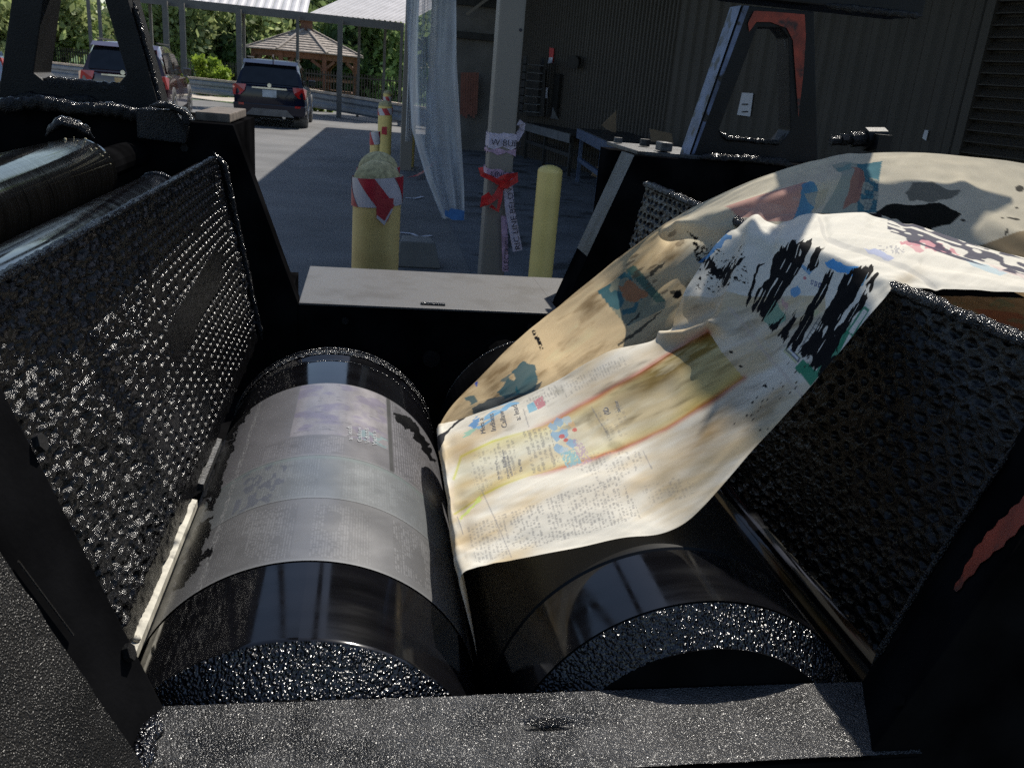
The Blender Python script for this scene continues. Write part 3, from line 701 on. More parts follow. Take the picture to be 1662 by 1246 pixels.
# ---- trees ----
def tree(name, label, px, py, Y, w, h, lm, n=5000, ls=.26, seed=0, trunk=True, blobs=14, cat='tree', group='trees beyond the fence'):
    r = np.random.default_rng(seed + 100)
    P = onY(px, py, Y); c0 = np.array([0, 0, P[2]])
    t = thing(name, label, cat, (P[0], Y, 0), group)
    bc = r.normal(size=(blobs, 3)); bc /= np.linalg.norm(bc, axis=1)[:, None]; bc *= (r.random((blobs, 1)) ** .5) * np.array([w * .40, w * .35, h * .38])
    br = r.uniform(.16, .30, blobs) * min(w, h)
    k = r.integers(0, blobs, n); d = r.normal(size=(n, 3)); d /= np.linalg.norm(d, axis=1)[:, None]
    rad = br[k][:, None] * (r.random((n, 1)) ** .4) * (1 + .25 * r.normal(size=(n, 1)))
    C = c0 + bc[k] + d * rad
    C[:, 2] = np.maximum(C[:, 2], .05)
    a = r.normal(size=(n, 3)); a /= np.linalg.norm(a, axis=1)[:, None]; b = np.cross(a, r.normal(size=(n, 3))); b /= np.linalg.norm(b, axis=1)[:, None]
    s = ls * r.uniform(.5, 1.2, (n, 1)); a *= s; b *= s * .6
    V = np.stack([C - a, C + b * .9, C + a, C - b * .9], 1).reshape(-1, 3)
    Fc = np.arange(4 * n).reshape(n, 4)
    mesh('crown', V, Fc, lm, t)
    if trunk:
        m_ = MB(); m_.tube((0, 0, -.02), (0, 0, max(.6, P[2] - h * .1)), .16 * w / 6 + .06, .07, 8)
        for q in range(5):
            e = c0 + bc[q] * .8; m_.tube((0, 0, max(.5, P[2] - h * .3)), tuple(e), .07, .03, 6)
        m_.build('trunk', BARK, t)
    return t
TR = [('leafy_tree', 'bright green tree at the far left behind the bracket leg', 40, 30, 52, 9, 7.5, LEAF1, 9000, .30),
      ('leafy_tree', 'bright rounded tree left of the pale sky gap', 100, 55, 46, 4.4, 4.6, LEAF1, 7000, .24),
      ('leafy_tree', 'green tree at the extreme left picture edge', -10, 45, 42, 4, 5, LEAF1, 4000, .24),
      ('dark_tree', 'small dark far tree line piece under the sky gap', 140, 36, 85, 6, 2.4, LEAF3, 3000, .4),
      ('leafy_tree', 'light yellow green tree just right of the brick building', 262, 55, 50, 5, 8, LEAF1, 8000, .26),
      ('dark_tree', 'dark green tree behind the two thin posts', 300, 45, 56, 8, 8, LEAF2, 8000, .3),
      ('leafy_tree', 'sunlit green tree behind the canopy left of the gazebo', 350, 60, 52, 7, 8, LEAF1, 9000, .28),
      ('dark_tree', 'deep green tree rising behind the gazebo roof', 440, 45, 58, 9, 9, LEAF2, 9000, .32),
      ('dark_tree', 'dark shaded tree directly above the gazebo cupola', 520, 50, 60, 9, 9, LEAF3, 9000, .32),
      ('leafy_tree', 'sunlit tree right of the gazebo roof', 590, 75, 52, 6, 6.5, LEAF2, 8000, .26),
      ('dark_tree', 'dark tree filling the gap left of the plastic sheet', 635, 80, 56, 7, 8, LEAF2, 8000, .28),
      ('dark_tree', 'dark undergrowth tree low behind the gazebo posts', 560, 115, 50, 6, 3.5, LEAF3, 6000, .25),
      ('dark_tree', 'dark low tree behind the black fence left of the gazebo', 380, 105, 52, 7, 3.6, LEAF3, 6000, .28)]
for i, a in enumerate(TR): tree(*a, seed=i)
tree('round_shrub', 'rounded lime green shrub behind the guard rail between the cars', 338, 122, 40.5, 2.0, 1.5, LEAF4, 3000, .12, 31, False, 10, 'shrub', 'shrubs by the rail')
tree('round_shrub', 'low green shrub under the guard rail left of the blue car', 352, 150, 39.5, 2.2, .9, LEAF4, 2500, .12, 32, False, 10, 'shrub', 'shrubs by the rail')
tree('leafy_plant', 'small bright lime plant on the kerb right of the blue car', 521, 174, 33.2, .9, .4, LEAF4, 1200, .09, 33, False, 8, 'plant', 'shrubs by the rail')
wd = tree('wood', None, 470, 84, 95, 28, 9, LEAF3, 26000, .7, 40, False, 60, None, None)
for c in list(wd.children):
    c.parent = None; c.location = wd.location; c.name = 'distant_wood'; tag(c, kind='stuff')
bpy.data.objects.remove(wd)

# ---- cars ----
def car(label, px, py, Y, paint, plate, rz=0, gname='parked cars', scale=1.0):
    P = onZ(px, py, 0)
    P = P if Y is None else np.array([onY(px, py, Y)[0], Y, 0])
    t = thing('parked_car', label, 'car', (P[0], P[1], 0), gname, rz)
    S = scale; L, Wd, H = 4.3 * S, 1.78 * S, 1.62 * S
    # body as lofted sections along Y : (y, halfwidth low, halfwidth belt, z low, z belt)
    st = [(0.0, .78, .80, .42, .93), (.06, .86, .87, .30, .98), (.35, .89, .89, .24, 1.0), (1.5, .89, .89, .22, .98), (3.0, .89, .88, .22, .96), (3.8, .87, .85, .24, .92), (4.2, .80, .74, .30, .80), (4.3, .66, .6, .4, .7)]
    V = []; n = 10
    for y, hl, hb, zl, zb in st:
        sec = [(-hl * .92, zl), (-hl, zl + .12), (-hl * 1.0, (zl + zb) / 2), (-hb * .99, zb - .08), (-hb * .93, zb), (hb * .93, zb), (hb * .99, zb - .08), (hl, (zl + zb) / 2), (hl, zl + .12), (hl * .92, zl)]
        V += [(x * S, y * S, z * S) for x, z in sec]
    Fc = [(j * n + i, j * n + (i + 1) % n, (j + 1) * n + (i + 1) % n, (j + 1) * n + i) for j in range(len(st) - 1) for i in range(n)]
    Fc += [tuple(range(n - 1, -1, -1)), tuple(range((len(st) - 1) * n, len(st) * n))]
    body = mesh('body', V, Fc, paint, t, True)
    es = body.modifiers.new('edge', 'EDGE_SPLIT'); es.split_angle = math.radians(38)
    # greenhouse
    gs = [(.10, .80, .98, .80, .99), (.30, .80, .98, .70, 1.40), (.48, .80, .98, .665, 1.555), (.8, .80, .98, .66, 1.60), (1.6, .8, .98, .66, 1.615), (2.4, .8, .97, .65, 1.57), (2.7, .8, .97, .63, 1.50), (3.35, .78, .95, .7, 1.0)]
    V = []
    for y, hb, zb, ht, zt in gs:
        sec = [(-hb, zb - .03), (-hb * .985, zb), (-ht - .015, max(zb + .01, zt - .10)), (-ht * .93, zt - .02), (-ht * .5, zt), (ht * .5, zt), (ht * .93, zt - .02), (ht + .015, max(zb + .01, zt - .10)), (hb * .985, zb), (hb, zb - .03)]
        V += [(x * S, y * S, z * S) for x, z in sec]
    Fc = [(j * n + i, j * n + i + 1, (j + 1) * n + i + 1, (j + 1) * n + i) for j in range(len(gs) - 1) for i in range(n - 1)]
    Fc += [tuple(range(n - 1, -1, -1))]
    cb = mesh('cabin', V, Fc, paint, t, True)
    es = cb.modifiers.new('edge', 'EDGE_SPLIT'); es.split_angle = math.radians(38)
    def q(name, pts, m, th=0): return mesh(name, [(x * S, y * S, z * S) for x, y, z in pts], [tuple(range(len(pts)))], m, t)
    q('rear_window', [(-.70, .085, 1.03), (.70, .085, 1.03), (.645, .29, 1.40), (.60, .345, 1.47), (-.60, .345, 1.47), (-.645, .29, 1.40)], GLASSD)
    q('spoiler', [(-.66, .26, 1.50), (.66, .26, 1.50), (.66, .5, 1.585), (-.66, .5, 1.585)], paint)
    for s in (-1, 1):
        q('side_window', [(s * .80, .55, 1.03), (s * .80, 1.55, 1.03), (s * .705, 1.50, 1.47), (s * .705, .62, 1.44)], GLASSD)
        q('side_window', [(s * .80, 1.63, 1.03), (s * .80, 2.9, 1.01), (s * .70, 2.35, 1.44), (s * .705, 1.58, 1.47)], GLASSD)
        MB().bar((s * .60 * S, .6 * S, 1.64 * S), (s * .60 * S, 2.2 * S, 1.635 * S), .04, .035).build('roof_rail', DARKST, t)
        m_ = MB(); m_.add([(s * .56 * S, -.025 * S, .99 * S), (s * .82 * S, .0 * S, .99 * S), (s * .90 * S, .12 * S, .95 * S), (s * .885 * S, .05 * S, .72 * S), (s * .70 * S, -.03 * S, .74 * S), (s * .60 * S, -.035 * S, .84 * S)], [tuple(range(6))])
        m_.build('tail_lamp', TAILR, t)
        q('reflector', [(s * .62, -.035, .50), (s * .84, -.005, .50), (s * .84, -.005, .55), (s * .62, -.035, .55)], TAILR)
        for y in (.78, 3.4):
            wl = thing('wheel', None, None); wl.parent = t
            for k in ('label', 'category'):
                if k in wl: del wl[k]
            x0 = s * .70 * S; x1 = s * .905 * S
            MB().tube((x0, y * S, .335 * S), (x1, y * S, .335 * S), .335 * S, n=28).build('tyre', TYRE, wl, bevel=.02)
            rm = MB(); rm.tube((x1 - s * .01, y * S, .335 * S), (x1 + s * .012 * S, y * S, .335 * S), .07 * S, n=12)
            for k in range(5):
                a = k * 2 * math.pi / 5; rm.bar((x1 + s * .004, y * S, .335 * S), (x1 + s * .004, (y + .22 * math.cos(a)) * S, (.335 + .22 * math.sin(a)) * S), .02, .07)
            nn = 24
            Vr = [(x1 + s * .006, (y + r * math.cos(2 * math.pi * k / nn)) * S, (.335 + r * math.sin(2 * math.pi * k / nn)) * S) for r in (.20, .24) for k in range(nn)]
            rm.add(Vr, [(k, (k + 1) % nn, nn + (k + 1) % nn, nn + k) for k in range(nn)])
            rm.build('rim', CHROME, wl)
            MB().tube((x1 - s * .35, y * S, .36 * S), (s * .893 * S, y * S, .36 * S), .40 * S, n=28).build('wheel_arch', SKID, t)
        MB().box((s * .92 * S - .09, 2.75 * S, 1.0 * S), (s * .92 * S + .09, 2.85 * S, 1.15 * S)).build('wing_mirror', paint, t, bevel=.02)
    MB().bar((-.42 * S, -.035 * S, .93 * S), (.42 * S, -.035 * S, .93 * S), .03, .035).build('trim_strip', CHROME, t)
    MB().box((-.17 * S, -.045 * S, .72 * S), (.17 * S, -.035 * S, .89 * S)).build('number_plate', plate, t)
    MB().lathe([(.001, 0), (.05, 0)], n=12).build('badge', CHROME, t, loc=(0, 0, 0)).matrix_local = Matrix.Translation((0, -.05 * S, 1.0 * S)) @ Matrix.Rotation(math.pi / 2, 4, 'X')
    mesh('bumper', [(x * S, y * S, z * S) for x, y, z in [(-.86, .0, .30), (.86, .0, .30), (.88, -.02, .55), (-.88, -.02, .55), (-.84, .3, .24), (.84, .3, .24), (.9, .3, .55), (-.9, .3, .55)]], [(0, 1, 2, 3), (4, 5, 1, 0), (1, 5, 6, 2), (4, 0, 3, 7), (2, 6, 7, 3)], paint, t, bevel=.02)
    mesh('skid_plate', [(x * S, y * S, z * S) for x, y, z in [(-.60, -.03, .27), (.60, -.03, .27), (.42, -.045, .44), (-.42, -.045, .44)]], [(0, 1, 2, 3)], SKID, t)
    MB().tube((.35 * S, -.02, .26 * S), (.35 * S, .15, .26 * S), .04).build('exhaust', CHROME, t)
    MB().bar((.05, .55 * S, 1.62 * S), (.05, .50 * S, 1.70 * S), .03, .12).build('antenna_fin', DARKST, t)
    MB().box((-.7 * S, .3 * S, .2 * S), (.7 * S, 3.8 * S, .3 * S)).build('underbody', TYRE, t)
    return t
car('midnight blue compact car parked alone in the sun by the guard rail', 438, 204, 23.4, CARP, NPLATE, rz=.02)
car('dark maroon car partly hidden behind the ink covered bracket', 203, 168, 21.6, CARR, NPLATY, rz=.06, scale=1.06)
car('pale blue car cut off by the left picture edge', -46, 120, 30.0, CARW, NPLATE, rz=.3)

# =========================================================================
# THE PRESS
# =========================================================================
press = thing('printing_press', 'ink caked black newspaper printing press unit with side frames, cylinders and guard panels', 'printing press', (0.165, 1.0, 0))
PO = np.array([.165, 1.0, 0.0])
def pm(name, V, Fc, m, parent=None, smooth=False, **k):
    return mesh(name, np.asarray(V, float) - PO, Fc, m, parent or press, smooth, **k)
class PB(MB):
    def build(s, name, m, parent=None, smooth=False, bevel=0.0): return mesh(name, np.array(s.v) - PO, s.f, m, parent or press, smooth, bevel=bevel)
def pcrust(name, path, w_, h_, m=INK_CRUST, parent=None, seed=1, **k):
    return crust(name, [np.array(p) - PO for p in path], w_, h_, m, parent or press, seed, **k)
ZB, ZT = 1.05, 1.455         # notch bottom, frame top
XL, XR = -.160, .500         # notch bottom corners
SL = .143 / .405
xLt = XL - SL * (ZT - ZB); xRt = XR + SL * (ZT - ZB)
# far side frame: left cheek, right cheek, sill
def cheek(side, y0, y1, zt=ZT, out=1.3, mat_=INK_MATT, nm='side_frame'):
    if side < 0: poly = [(XL, .0), (XL, ZB), (xLt - SL * (zt - ZT), zt), (-out, zt), (-out, .0)]
    else: poly = [(XR, .0), (XR + out, .0), (XR + out, zt), (xRt + SL * (zt - ZT), zt), (XR, ZB)]
    return PB().prism(poly, y0, y1).build(nm, mat_, bevel=.003)
FY0, FY1 = 2.1, 2.52
cheek(-1, FY0, 2.16, out=1.6); PB().box((-1.7, 2.161, .3), (xLt - .004, FY1, ZT - .004)).build('frame_infill', INK_MATT); PB().box((-1.7, 2.162, .3), (XL - .03, FY1 - .003, ZB - .02)).build('frame_infill', INK_MATT); cheek(1, FY0, 2.22, out=1.5)
PB().box((xRt + .02, 2.221, .3), (1.5, FY1, ZT - .012)).build('frame_infill', INK_MATT)
PB().prism([(XL + .001, 0), (XR - .001, 0), (XR - .001, ZB - .006), (XL + .001, ZB - .006)], FY0 + .001, FY1 - .001).build('far_frame_web', INK_MATT)
fs = PB().box((XL + .002, FY0 - .002, ZB - .006), (XR - .002, FY1, ZB)).build('far_sill', FARBEAM, bevel=.002)
PB().box((XR - .002, 2.222, ZB - .0062), (xRt + .018, FY1, ZB - .0002)).build('sill_return', FARBEAM, fs)
# slot + stains on far sill
s0 = onZ(683, 493, ZB + .001); s1 = onZ(722, 494, ZB + .001)
PB().box((s0[0], s0[1] - .008, ZB + .0005), (s1[0], s0[1] + .008, ZB + .0035)).build('sill_slot', INK_CRUST, fs)
# grey liner on right notch slope (lit side)
def slopeliner(side, y0, y1, m, off, z0=ZB + .004, z1=ZT, nm='slope_liner'):
    x0 = (XR if side > 0 else XL); sg = side
    V = []
    for z in (z0, z1):
        x = x0 + sg * SL * (z - ZB) - sg * off
        V += [(x, y0, z), (x, y1, z)]
    return pm(nm, V, [(0, 1, 3, 2)], m)
slopeliner(1, FY0 + .006, 2.22, GREYST, .0015, z0=1.20)
slopeliner(1, FY0 + .001, 2.22, INK_MATT, .0008)
# right frame top pieces
tp0 = PB().box((xRt + .01, FY0 + .02, ZT), (xRt + .22, FY1 - .1, ZT + .010)).build('top_plate', GREYST, bevel=.002)
PB().box((.715, FY0 + .03, ZT + .012), (.745, FY0 + .08, ZT + .034)).build('clamp_block', GREYST, bevel=.004)
PB().tube((.725, FY0 + .2, ZT + .012), (.725, FY0 + .2, ZT + .03), .014, n=6).build('hex_bolt', GREYST)
PB().tube((.665, FY0 + .25, ZT + .012), (.665, FY0 + .25, ZT + .026), .012, n=6).build('hex_bolt', GREYST)
pcrust('ink_crust', [(.80, FY0 - .005, ZT + .006), (.93, FY0, ZT + .010), (1.06, FY0 + .01, ZT + .004)], .014, .012, seed=4)
pcrust('ink_crust', [(1.08, FY0 - .01, ZT + .003), (1.16, FY0 + .0, ZT + .006), (1.24, FY0, ZT + .003)], .02, .012, seed=5)
# left frame top
pcrust('ink_crust', [(-.79, FY0 - .03, ZT + .006), (-.70, FY0 - .02, ZT + .022), (-.62, FY0 - .02, ZT + .014), (-.55, FY0 - .02, ZT + .018), (-.47, FY0 - .01, ZT + .006)], .011, .010, seed=6, drip=1.2)
PB().add([(-.50, FY0 - .04, ZT - .04), (-.40, FY0 - .04, ZT - .045), (-.395, FY0 - .04, ZT - .012), (-.42, FY0 - .04, ZT + .026), (-.50, FY0 - .04, ZT + .022),
          (-.50, FY0 + .1, ZT - .04), (-.40, FY0 + .1, ZT - .045), (-.395, FY0 + .1, ZT - .012), (-.42, FY0 + .1, ZT + .026), (-.50, FY0 + .1, ZT + .022)],
         [(0, 1, 2, 3, 4), (9, 8, 7, 6, 5), (0, 5, 6, 1), (1, 6, 7, 2), (2, 7, 8, 3), (3, 8, 9, 4), (4, 9, 5, 0)]).build('end_cap_lump', INK_CRUST, bevel=.004)
WOODB = mat('weathered_packing_block', (0.13, 0.105, 0.085), 0.85, var=.3, vs=40)
PB().box((-.395, FY0 + .06, ZT + .0), (-.318, FY0 + .34, ZT + .02)).build('packing_block', WOODB, bevel=.003)
pcrust('ink_crust', [(-.47, FY0 - .045, ZT + .03), (-.43, FY0 - .045, ZT + .032), (-.40, FY0 - .04, ZT + .018), (-.395, FY0 - .04, ZT - .02)], .012, .010, seed=8)

# near side frame
NY0, NY1 = .57, .665
def ncheek(side):
    o = .024      # near edge flares outward
    s = side; x0 = XL - .007 if s < 0 else XR + .014
    V = []
    for y, d in ((NY0, o), (NY1, 0)):
        if s > 0: d = -.044 if y == NY0 else 0
        xb = x0 + s * d; xt = x0 + s * max(d, 0) + s * .34 * (1.75 - ZB)
        V += [(xb, y, 0.2), (xb, y, ZB), (xt, y, 1.75), (x0 + s * 1.2, y, 1.75), (x0 + s * 1.2, y, .2)]
    return pm('near_side_frame', V, [(0, 1, 2, 3, 4), (9, 8, 7, 6, 5), (0, 5, 6, 1), (1, 6, 7, 2), (2, 7, 8, 3), (3, 8, 9, 4), (4, 9, 5, 0)], INK_MATT, bevel=.002)
nL = ncheek(-1); nR = ncheek(1)
# red paint band on right near slope
xr = XR + .014 + .34 * .06 + .013
pts = [(1548, 962), (1560, 930), (1600, 890), (1668, 818), (1680, 850), (1640, 895), (1590, 935), (1560, 958)]
def near_slope_pt(px, py, side=1, lift=.0012):
    d = ray(px, py); s = side; x0 = XR + .014 if s > 0 else XL - .007
    # plane through (x0+.024 s, NY0, ZB), (x0, NY1, ZB), direction (s*.34,0,1)
    if s > 0: a = np.array([x0 - .044 + .403 * .17, NY0, ZB + .17]); b = np.array([x0 + .34 * .17, NY1, ZB + .17]); u = np.array([.37, 0, 1.0]); lift += .0035
    else: a = np.array([x0 - .024, NY0, ZB]); b = np.array([x0, NY1, ZB]); u = np.array([-.34, 0, 1.0])
    n = np.cross(b - a, u); n /= np.linalg.norm(n)
    if n @ (CAM - a) < 0: n = -n
    t = ((a - CAM) @ n) / (d @ n); return CAM + d * t + n * lift
_bm = bmesh.new(); _bm.from_mesh(nR.data); bmesh.ops.triangulate(_bm, faces=_bm.faces); _bm.to_mesh(nR.data); _bm.free()
bvR = BVHTree.FromPolygons([v.co + Vector(PO) for v in nR.data.vertices], [tuple(p.vertices) for p in nR.data.polygons])
band = []
for k in range(24):
    f = k / 23; q = []
    cx0 = np.interp(f, [0, .3, 1], [1550, 1590, 1690]); cy0 = np.interp(f, [0, .3, 1], [958, 900, 800]); wd = 6 + 26 * min(1, f * 2.2) + 4 * math.sin(k * 1.9)
    for s_ in (-.5, -.25, 0, .25, .5):
        px, py = cx0 + wd * s_ * .75, cy0 + wd * s_ * .66; d = Vector(ray(px, py)).normalized(); h = bvR.ray_cast(Vector(CAM), d)
        if h[0] is not None: q.append(tuple(np.array(h[0]) - np.array(d) * .004))
    if len(q) == 5: band += q
pm('red_paint_band', band, [(5 * k + e, 5 * k + e + 1, 5 * k + e + 6, 5 * k + e + 5) for k in range(len(band) // 5 - 1) for e in range(4)], REDP)
# front beam (sill of the near frame), with gritty top
def beamtop():
    nu, nv = 320, 70
    xs = np.linspace(XL - .012, XR + .018, nu); ys = np.linspace(NY0 - .004, NY1 + .0, nv)
    X, Y = np.meshgrid(xs, ys, indexing='ij')
    Z = ZB + .0012 * (fbm(X / .004, Y / .004, 3, 3) - .5) + .0015 * (fbm(X / .03, Y / .03, 9, 2) - .5)
    # worn slot
    c = onZ(893, 1174, ZB)
    dx = np.abs(X - c[0]) / .026; dy = np.abs(Y - c[1]) / .0065
    d = (dx ** 6 + dy ** 4)
    Z = Z - .005 * np.exp(-np.clip(d, 0, 50) * .8)
    V = np.stack([X, Y, Z], -1).reshape(-1, 3)
    return V, gridfaces(nu, nv)
V, Fc = beamtop(); bt_ = pm('front_beam', V, Fc[:, ::-1], BEAM, smooth=True)
PB().box((XL - .012, NY0 - .002, .6), (XR + .018, NY1 - .001, ZB - .008)).build('front_beam_web', INK_MATT, bevel=.001)
c = onZ(893, 1174, ZB)
pcrust('slot_crust', [(c[0] - .024, c[1], ZB + .0002), (c[0] + .022, c[1] + .001, ZB + .0006)], .006, .0018, INK_CRUST, bt_, seed=20, step=.0012)
# lower left cover, dusty grey, outside the near frame
V = np.zeros((60, 60, 3))
for i_ in range(60):
    for j_ in range(60):
        f = i_ / 59; g = j_ / 59
        V[i_, j_] = np.array([-.160 - .215 * f, .566, 1.075 + .49 * f]) + np.array([-.07, -.34, -.02]) * g + np.array([.002, 0, .001]) * vn(f * 30, g * 14, 3)
cv = pm('outer_cover', V.reshape(-1, 3), gridfaces(60, 60), COVER, smooth=True)
pcrust('ink_crust', [(-.195, .551, 1.06), (-.235, .551, 1.20), (-.275, .549, 1.34), (-.32, .545, 1.47)], .008, .005, INK_CRUST, seed=30, step=.002)
pcrust('ink_crust', [(-.165, NY0 + .01, ZB + .002), (-.172, NY0 + .05, ZB + .003), (-.168, NY1 - .01, ZB + .003)], .010, .005, INK_WET, seed=31, step=.0015)
pcrust('ink_ridge', [(-.215, .553, 1.10), (-.23, .551, 1.16), (-.26, .549, 1.22), (-.275, .547, 1.24)], .003, .004, INK_CRUST, seed=33, step=.0015)
for k_, (px, py, sc_) in enumerate(((20, 960, .012), (60, 1020, .010), (110, 1085, .009), (30, 1110, .012), (150, 1180, .010), (90, 1190, .012))):
    q = near_slope_pt(px, py, -1, .0); d_ = ray(px, py); q = CAM + d_ * ((.45 - 0) / d_[1])
    tq = (q[2] - 1.075) / .49; q = np.array([-.160 - .215 * max(0, tq) - .02, .45, q[2]])
    pcrust('ink_crust', [tuple(q + np.array([-.02 * sc_ / .01, -.03, .03])), tuple(q + np.array([.0, 0, 0])), tuple(q + np.array([.006, .035, -.03]))], sc_, .003, INK_FINE, cv, seed=80 + k_, step=.0015)
# two seed-like flecks
for px, py in ((181, 1138), (199, 1144)):
    p = onY(px, py, .66); PB().lathe([(.0004, -.004), (.0022, -.001), (.0016, .002), (.0003, .004)], tuple(p), 8).build('paper_fleck', STRIP, bt_, True)
# small parts on left slope: raised bar
a = near_slope_pt(22, 912, -1, .004); b = near_slope_pt(112, 1032, -1, .004)
PB().bar(a, b, .003, .001).build('wear_bar', COVER)
pcrust('ink_crust', [near_slope_pt(x, y, 1, .001) for x, y in ((1655, 722), (1600, 800), (1540, 890), (1480, 985), (1420, 1085))], .0035, .003, INK_CRUST, nR, seed=71, step=.002)
pcrust('glinting_lump', [tuple(onY(*p, .70)) for p in ((1605, 738), (1618, 746), (1628, 756))], .006, .004, INK_WET, nR, seed=72, step=.0015)
for px, py in ((1470, 1140),):
    q = near_slope_pt(px, py, 1, .0); PB().tube(tuple(q), tuple(q + np.array([-.005, 0, .002])), .006, n=6).build('hex_bolt', INK_MATT, nR)
for px, py in ((60, 720), (205, 1060)):
    q = near_slope_pt(px, py, -1, .0); PB().tube(tuple(q), tuple(q + np.array([.005, 0, .002])), .008, n=6).build('hex_bolt', INK_SMOOTH, nL)
hq = onY(700, 582, FY0); PB().tube((hq[0], FY0 - .004, hq[2]), (hq[0], FY0 + .002, hq[2]), .022, n=24).build('access_cap', INK_SMOOTH)
for px, py in ((300, 240), (560, 520), (860, 530)):
    hq = onY(px, py, FY0); PB().tube((hq[0], FY0 - .007, hq[2]), (hq[0], FY0 + .002, hq[2]), .009, n=6).build('hex_bolt', INK_SMOOTH)
a = near_slope_pt(1505, 1000, 1, .002)

# ---- cylinders (axis along Y) ----
def cyl(cx_, cz_, prof, n=160, a0=0, a1=2 * math.pi):
    """prof list of (r, y)"""
    th = np.linspace(a0, a1, n + 1)
    V = np.zeros((len(prof), n + 1, 3))
    for k, (r, y) in enumerate(prof):
        V[k, :, 0] = cx_ + r * np.sin(th); V[k, :, 1] = y; V[k, :, 2] = cz_ + r * np.cos(th)
    return V.reshape(-1, 3), gridfaces(len(prof), n + 1)
LX, LZ, RX, RZ, RAD = -.0535, .8835, .352, .928, .2
def bearer(cx_, cz_, y0, y1, r0, r1, m, parent, name, n=900, k=26, amp=.0016, seed=0, sc=.0032, ext=1.75):
    """beaded ink band from (r0,y0) to (r1,y1), upper half only"""
    th = np.linspace(-ext, ext, n); f = np.linspace(0, 1, k)
    T, Fq = np.meshgrid(th, f, indexing='ij')
    s = T * .2 / sc; L = math.hypot(y1 - y0, r1 - r0); q = Fq * L / sc
    h = vn(s, q, seed) ** 2 * 1.3 + .5 * vn(s * 2.1, q * 2.1, seed + 4) ** 2
    R = r0 + (r1 - r0) * Fq; Yv = y0 + (y1 - y0) * Fq
    nr = -(y1 - y0) / L if False else abs(y1 - y0) / L; ny = -abs(r1 - r0) / L
    R = R + amp * h * nr * 1.0; Yv = Yv + amp * h * ny
    V = np.stack([cx_ + R * np.sin(T), Yv, cz_ + R * np.cos(T)], -1).reshape(-1, 3)
    return pm(name, V, gridfaces(n, k), m, parent, True)
pc = PB(); V, Fc = cyl(LX, LZ, [(.0, .672), (.165, .672), (.1995, .709), (.2, .715), (.2, 1.552), (.196, 1.556), (.196, 1.585), (.1985, 1.59), (.1985, 1.628), (.19, 1.632), (0, 1.632)])
plc = pm('plate_cylinder', V, Fc[:, ::-1], RUBBER, smooth=True)
plc.modifiers.new('e', 'EDGE_SPLIT').split_angle = math.radians(40)
PB().tube((LX, .669, LZ), (LX, .6715, LZ), .164, n=64).build('end_face', INK_MATT, plc)
bearer(LX, LZ, .6705, .7085, .163, .200, INK_WET, plc, 'beaded_end_ring', seed=2)
bearer(LX, LZ, 1.600, 1.630, .199, .1985, INK_CRUST, plc, 'far_bearer_ring', 600, 10, seed=5, amp=.002)
pcrust('ink_crust', [(LX + .1995 * math.sin(t_), 1.633, LZ + .1995 * math.cos(t_)) for t_ in np.linspace(-1.3, 1.3, 40)], .0025, .0025, INK_CRUST, plc, seed=41, step=.002)
pcrust('ink_crust', [(LX + .2 * math.sin(t_), 1.556, LZ + .2 * math.cos(t_)) for t_ in np.linspace(-1.2, 1.35, 40)], .0012, .001, INK_CRUST, plc, seed=42, step=.002)
PB().tube((LX, 1.632, LZ), (LX, 2.11, LZ), .06).build('shaft', INK_MATT, plc); PB().tube((LX, .60, LZ - .02), (LX, .675, LZ - .0), .05).build('shaft', INK_MATT, plc)
V, Fc = cyl(RX, RZ, [(.0, .674), (.165, .674), (.1955, .700), (.197, .702), (.197, .80), (.2, .803), (.2, 1.56), (.194, 1.564), (.194, 1.60), (0, 1.60)])
blc = pm('blanket_cylinder', V, Fc[:, ::-1], RUBBER_SAT, smooth=True)
blc.modifiers.new('e', 'EDGE_SPLIT').split_angle = math.radians(40)
PB().tube((RX, .669, RZ), (RX, .673, RZ), .164, n=64).build('end_face', INK_MATT, blc)
PB().tube((RX, 1.28, RZ), (RX, 1.603, RZ), .2006, n=96).build('far_end_band', INK_MATT, blc)
bearer(RX, RZ, .6705, .6995, .163, .1965, INK_WET, blc, 'beaded_end_ring', seed=12)
V, Fc = cyl(RX, RZ, [(.1985, .7005), (.1985, .799)], 160, -1.6, 1.6)
pm('polished_end_band', V, Fc[:, ::-1], RUBBER, blc, True)
pcrust('ink_crust', [tuple(onY(px, py, .70)) for px, py in ((1145, 1005), (1160, 1000), (1178, 1004))], .006, .004, INK_FINE, blc, seed=43, step=.0015)
pcrust('ink_crust', [(RX + .198 * math.sin(t_), 1.603, RZ + .198 * math.cos(t_)) for t_ in np.linspace(-1.3, 1.0, 30)], .003, .003, INK_CRUST, blc, seed=44, step=.0025)
PB().tube((RX, 1.60, RZ), (RX, 2.11, RZ), .06).build('shaft', INK_MATT, blc)
# third roller (right, low) and lower-left
V, Fc = cyl(.601, .962, [(0, .68), (.041, .68), (.042, .685), (.042, 1.95), (0, 1.95)], 96); f_ = pm('form_roller', V, Fc[:, ::-1], RUBBER, smooth=True); f_.modifiers.new('e', 'EDGE_SPLIT')
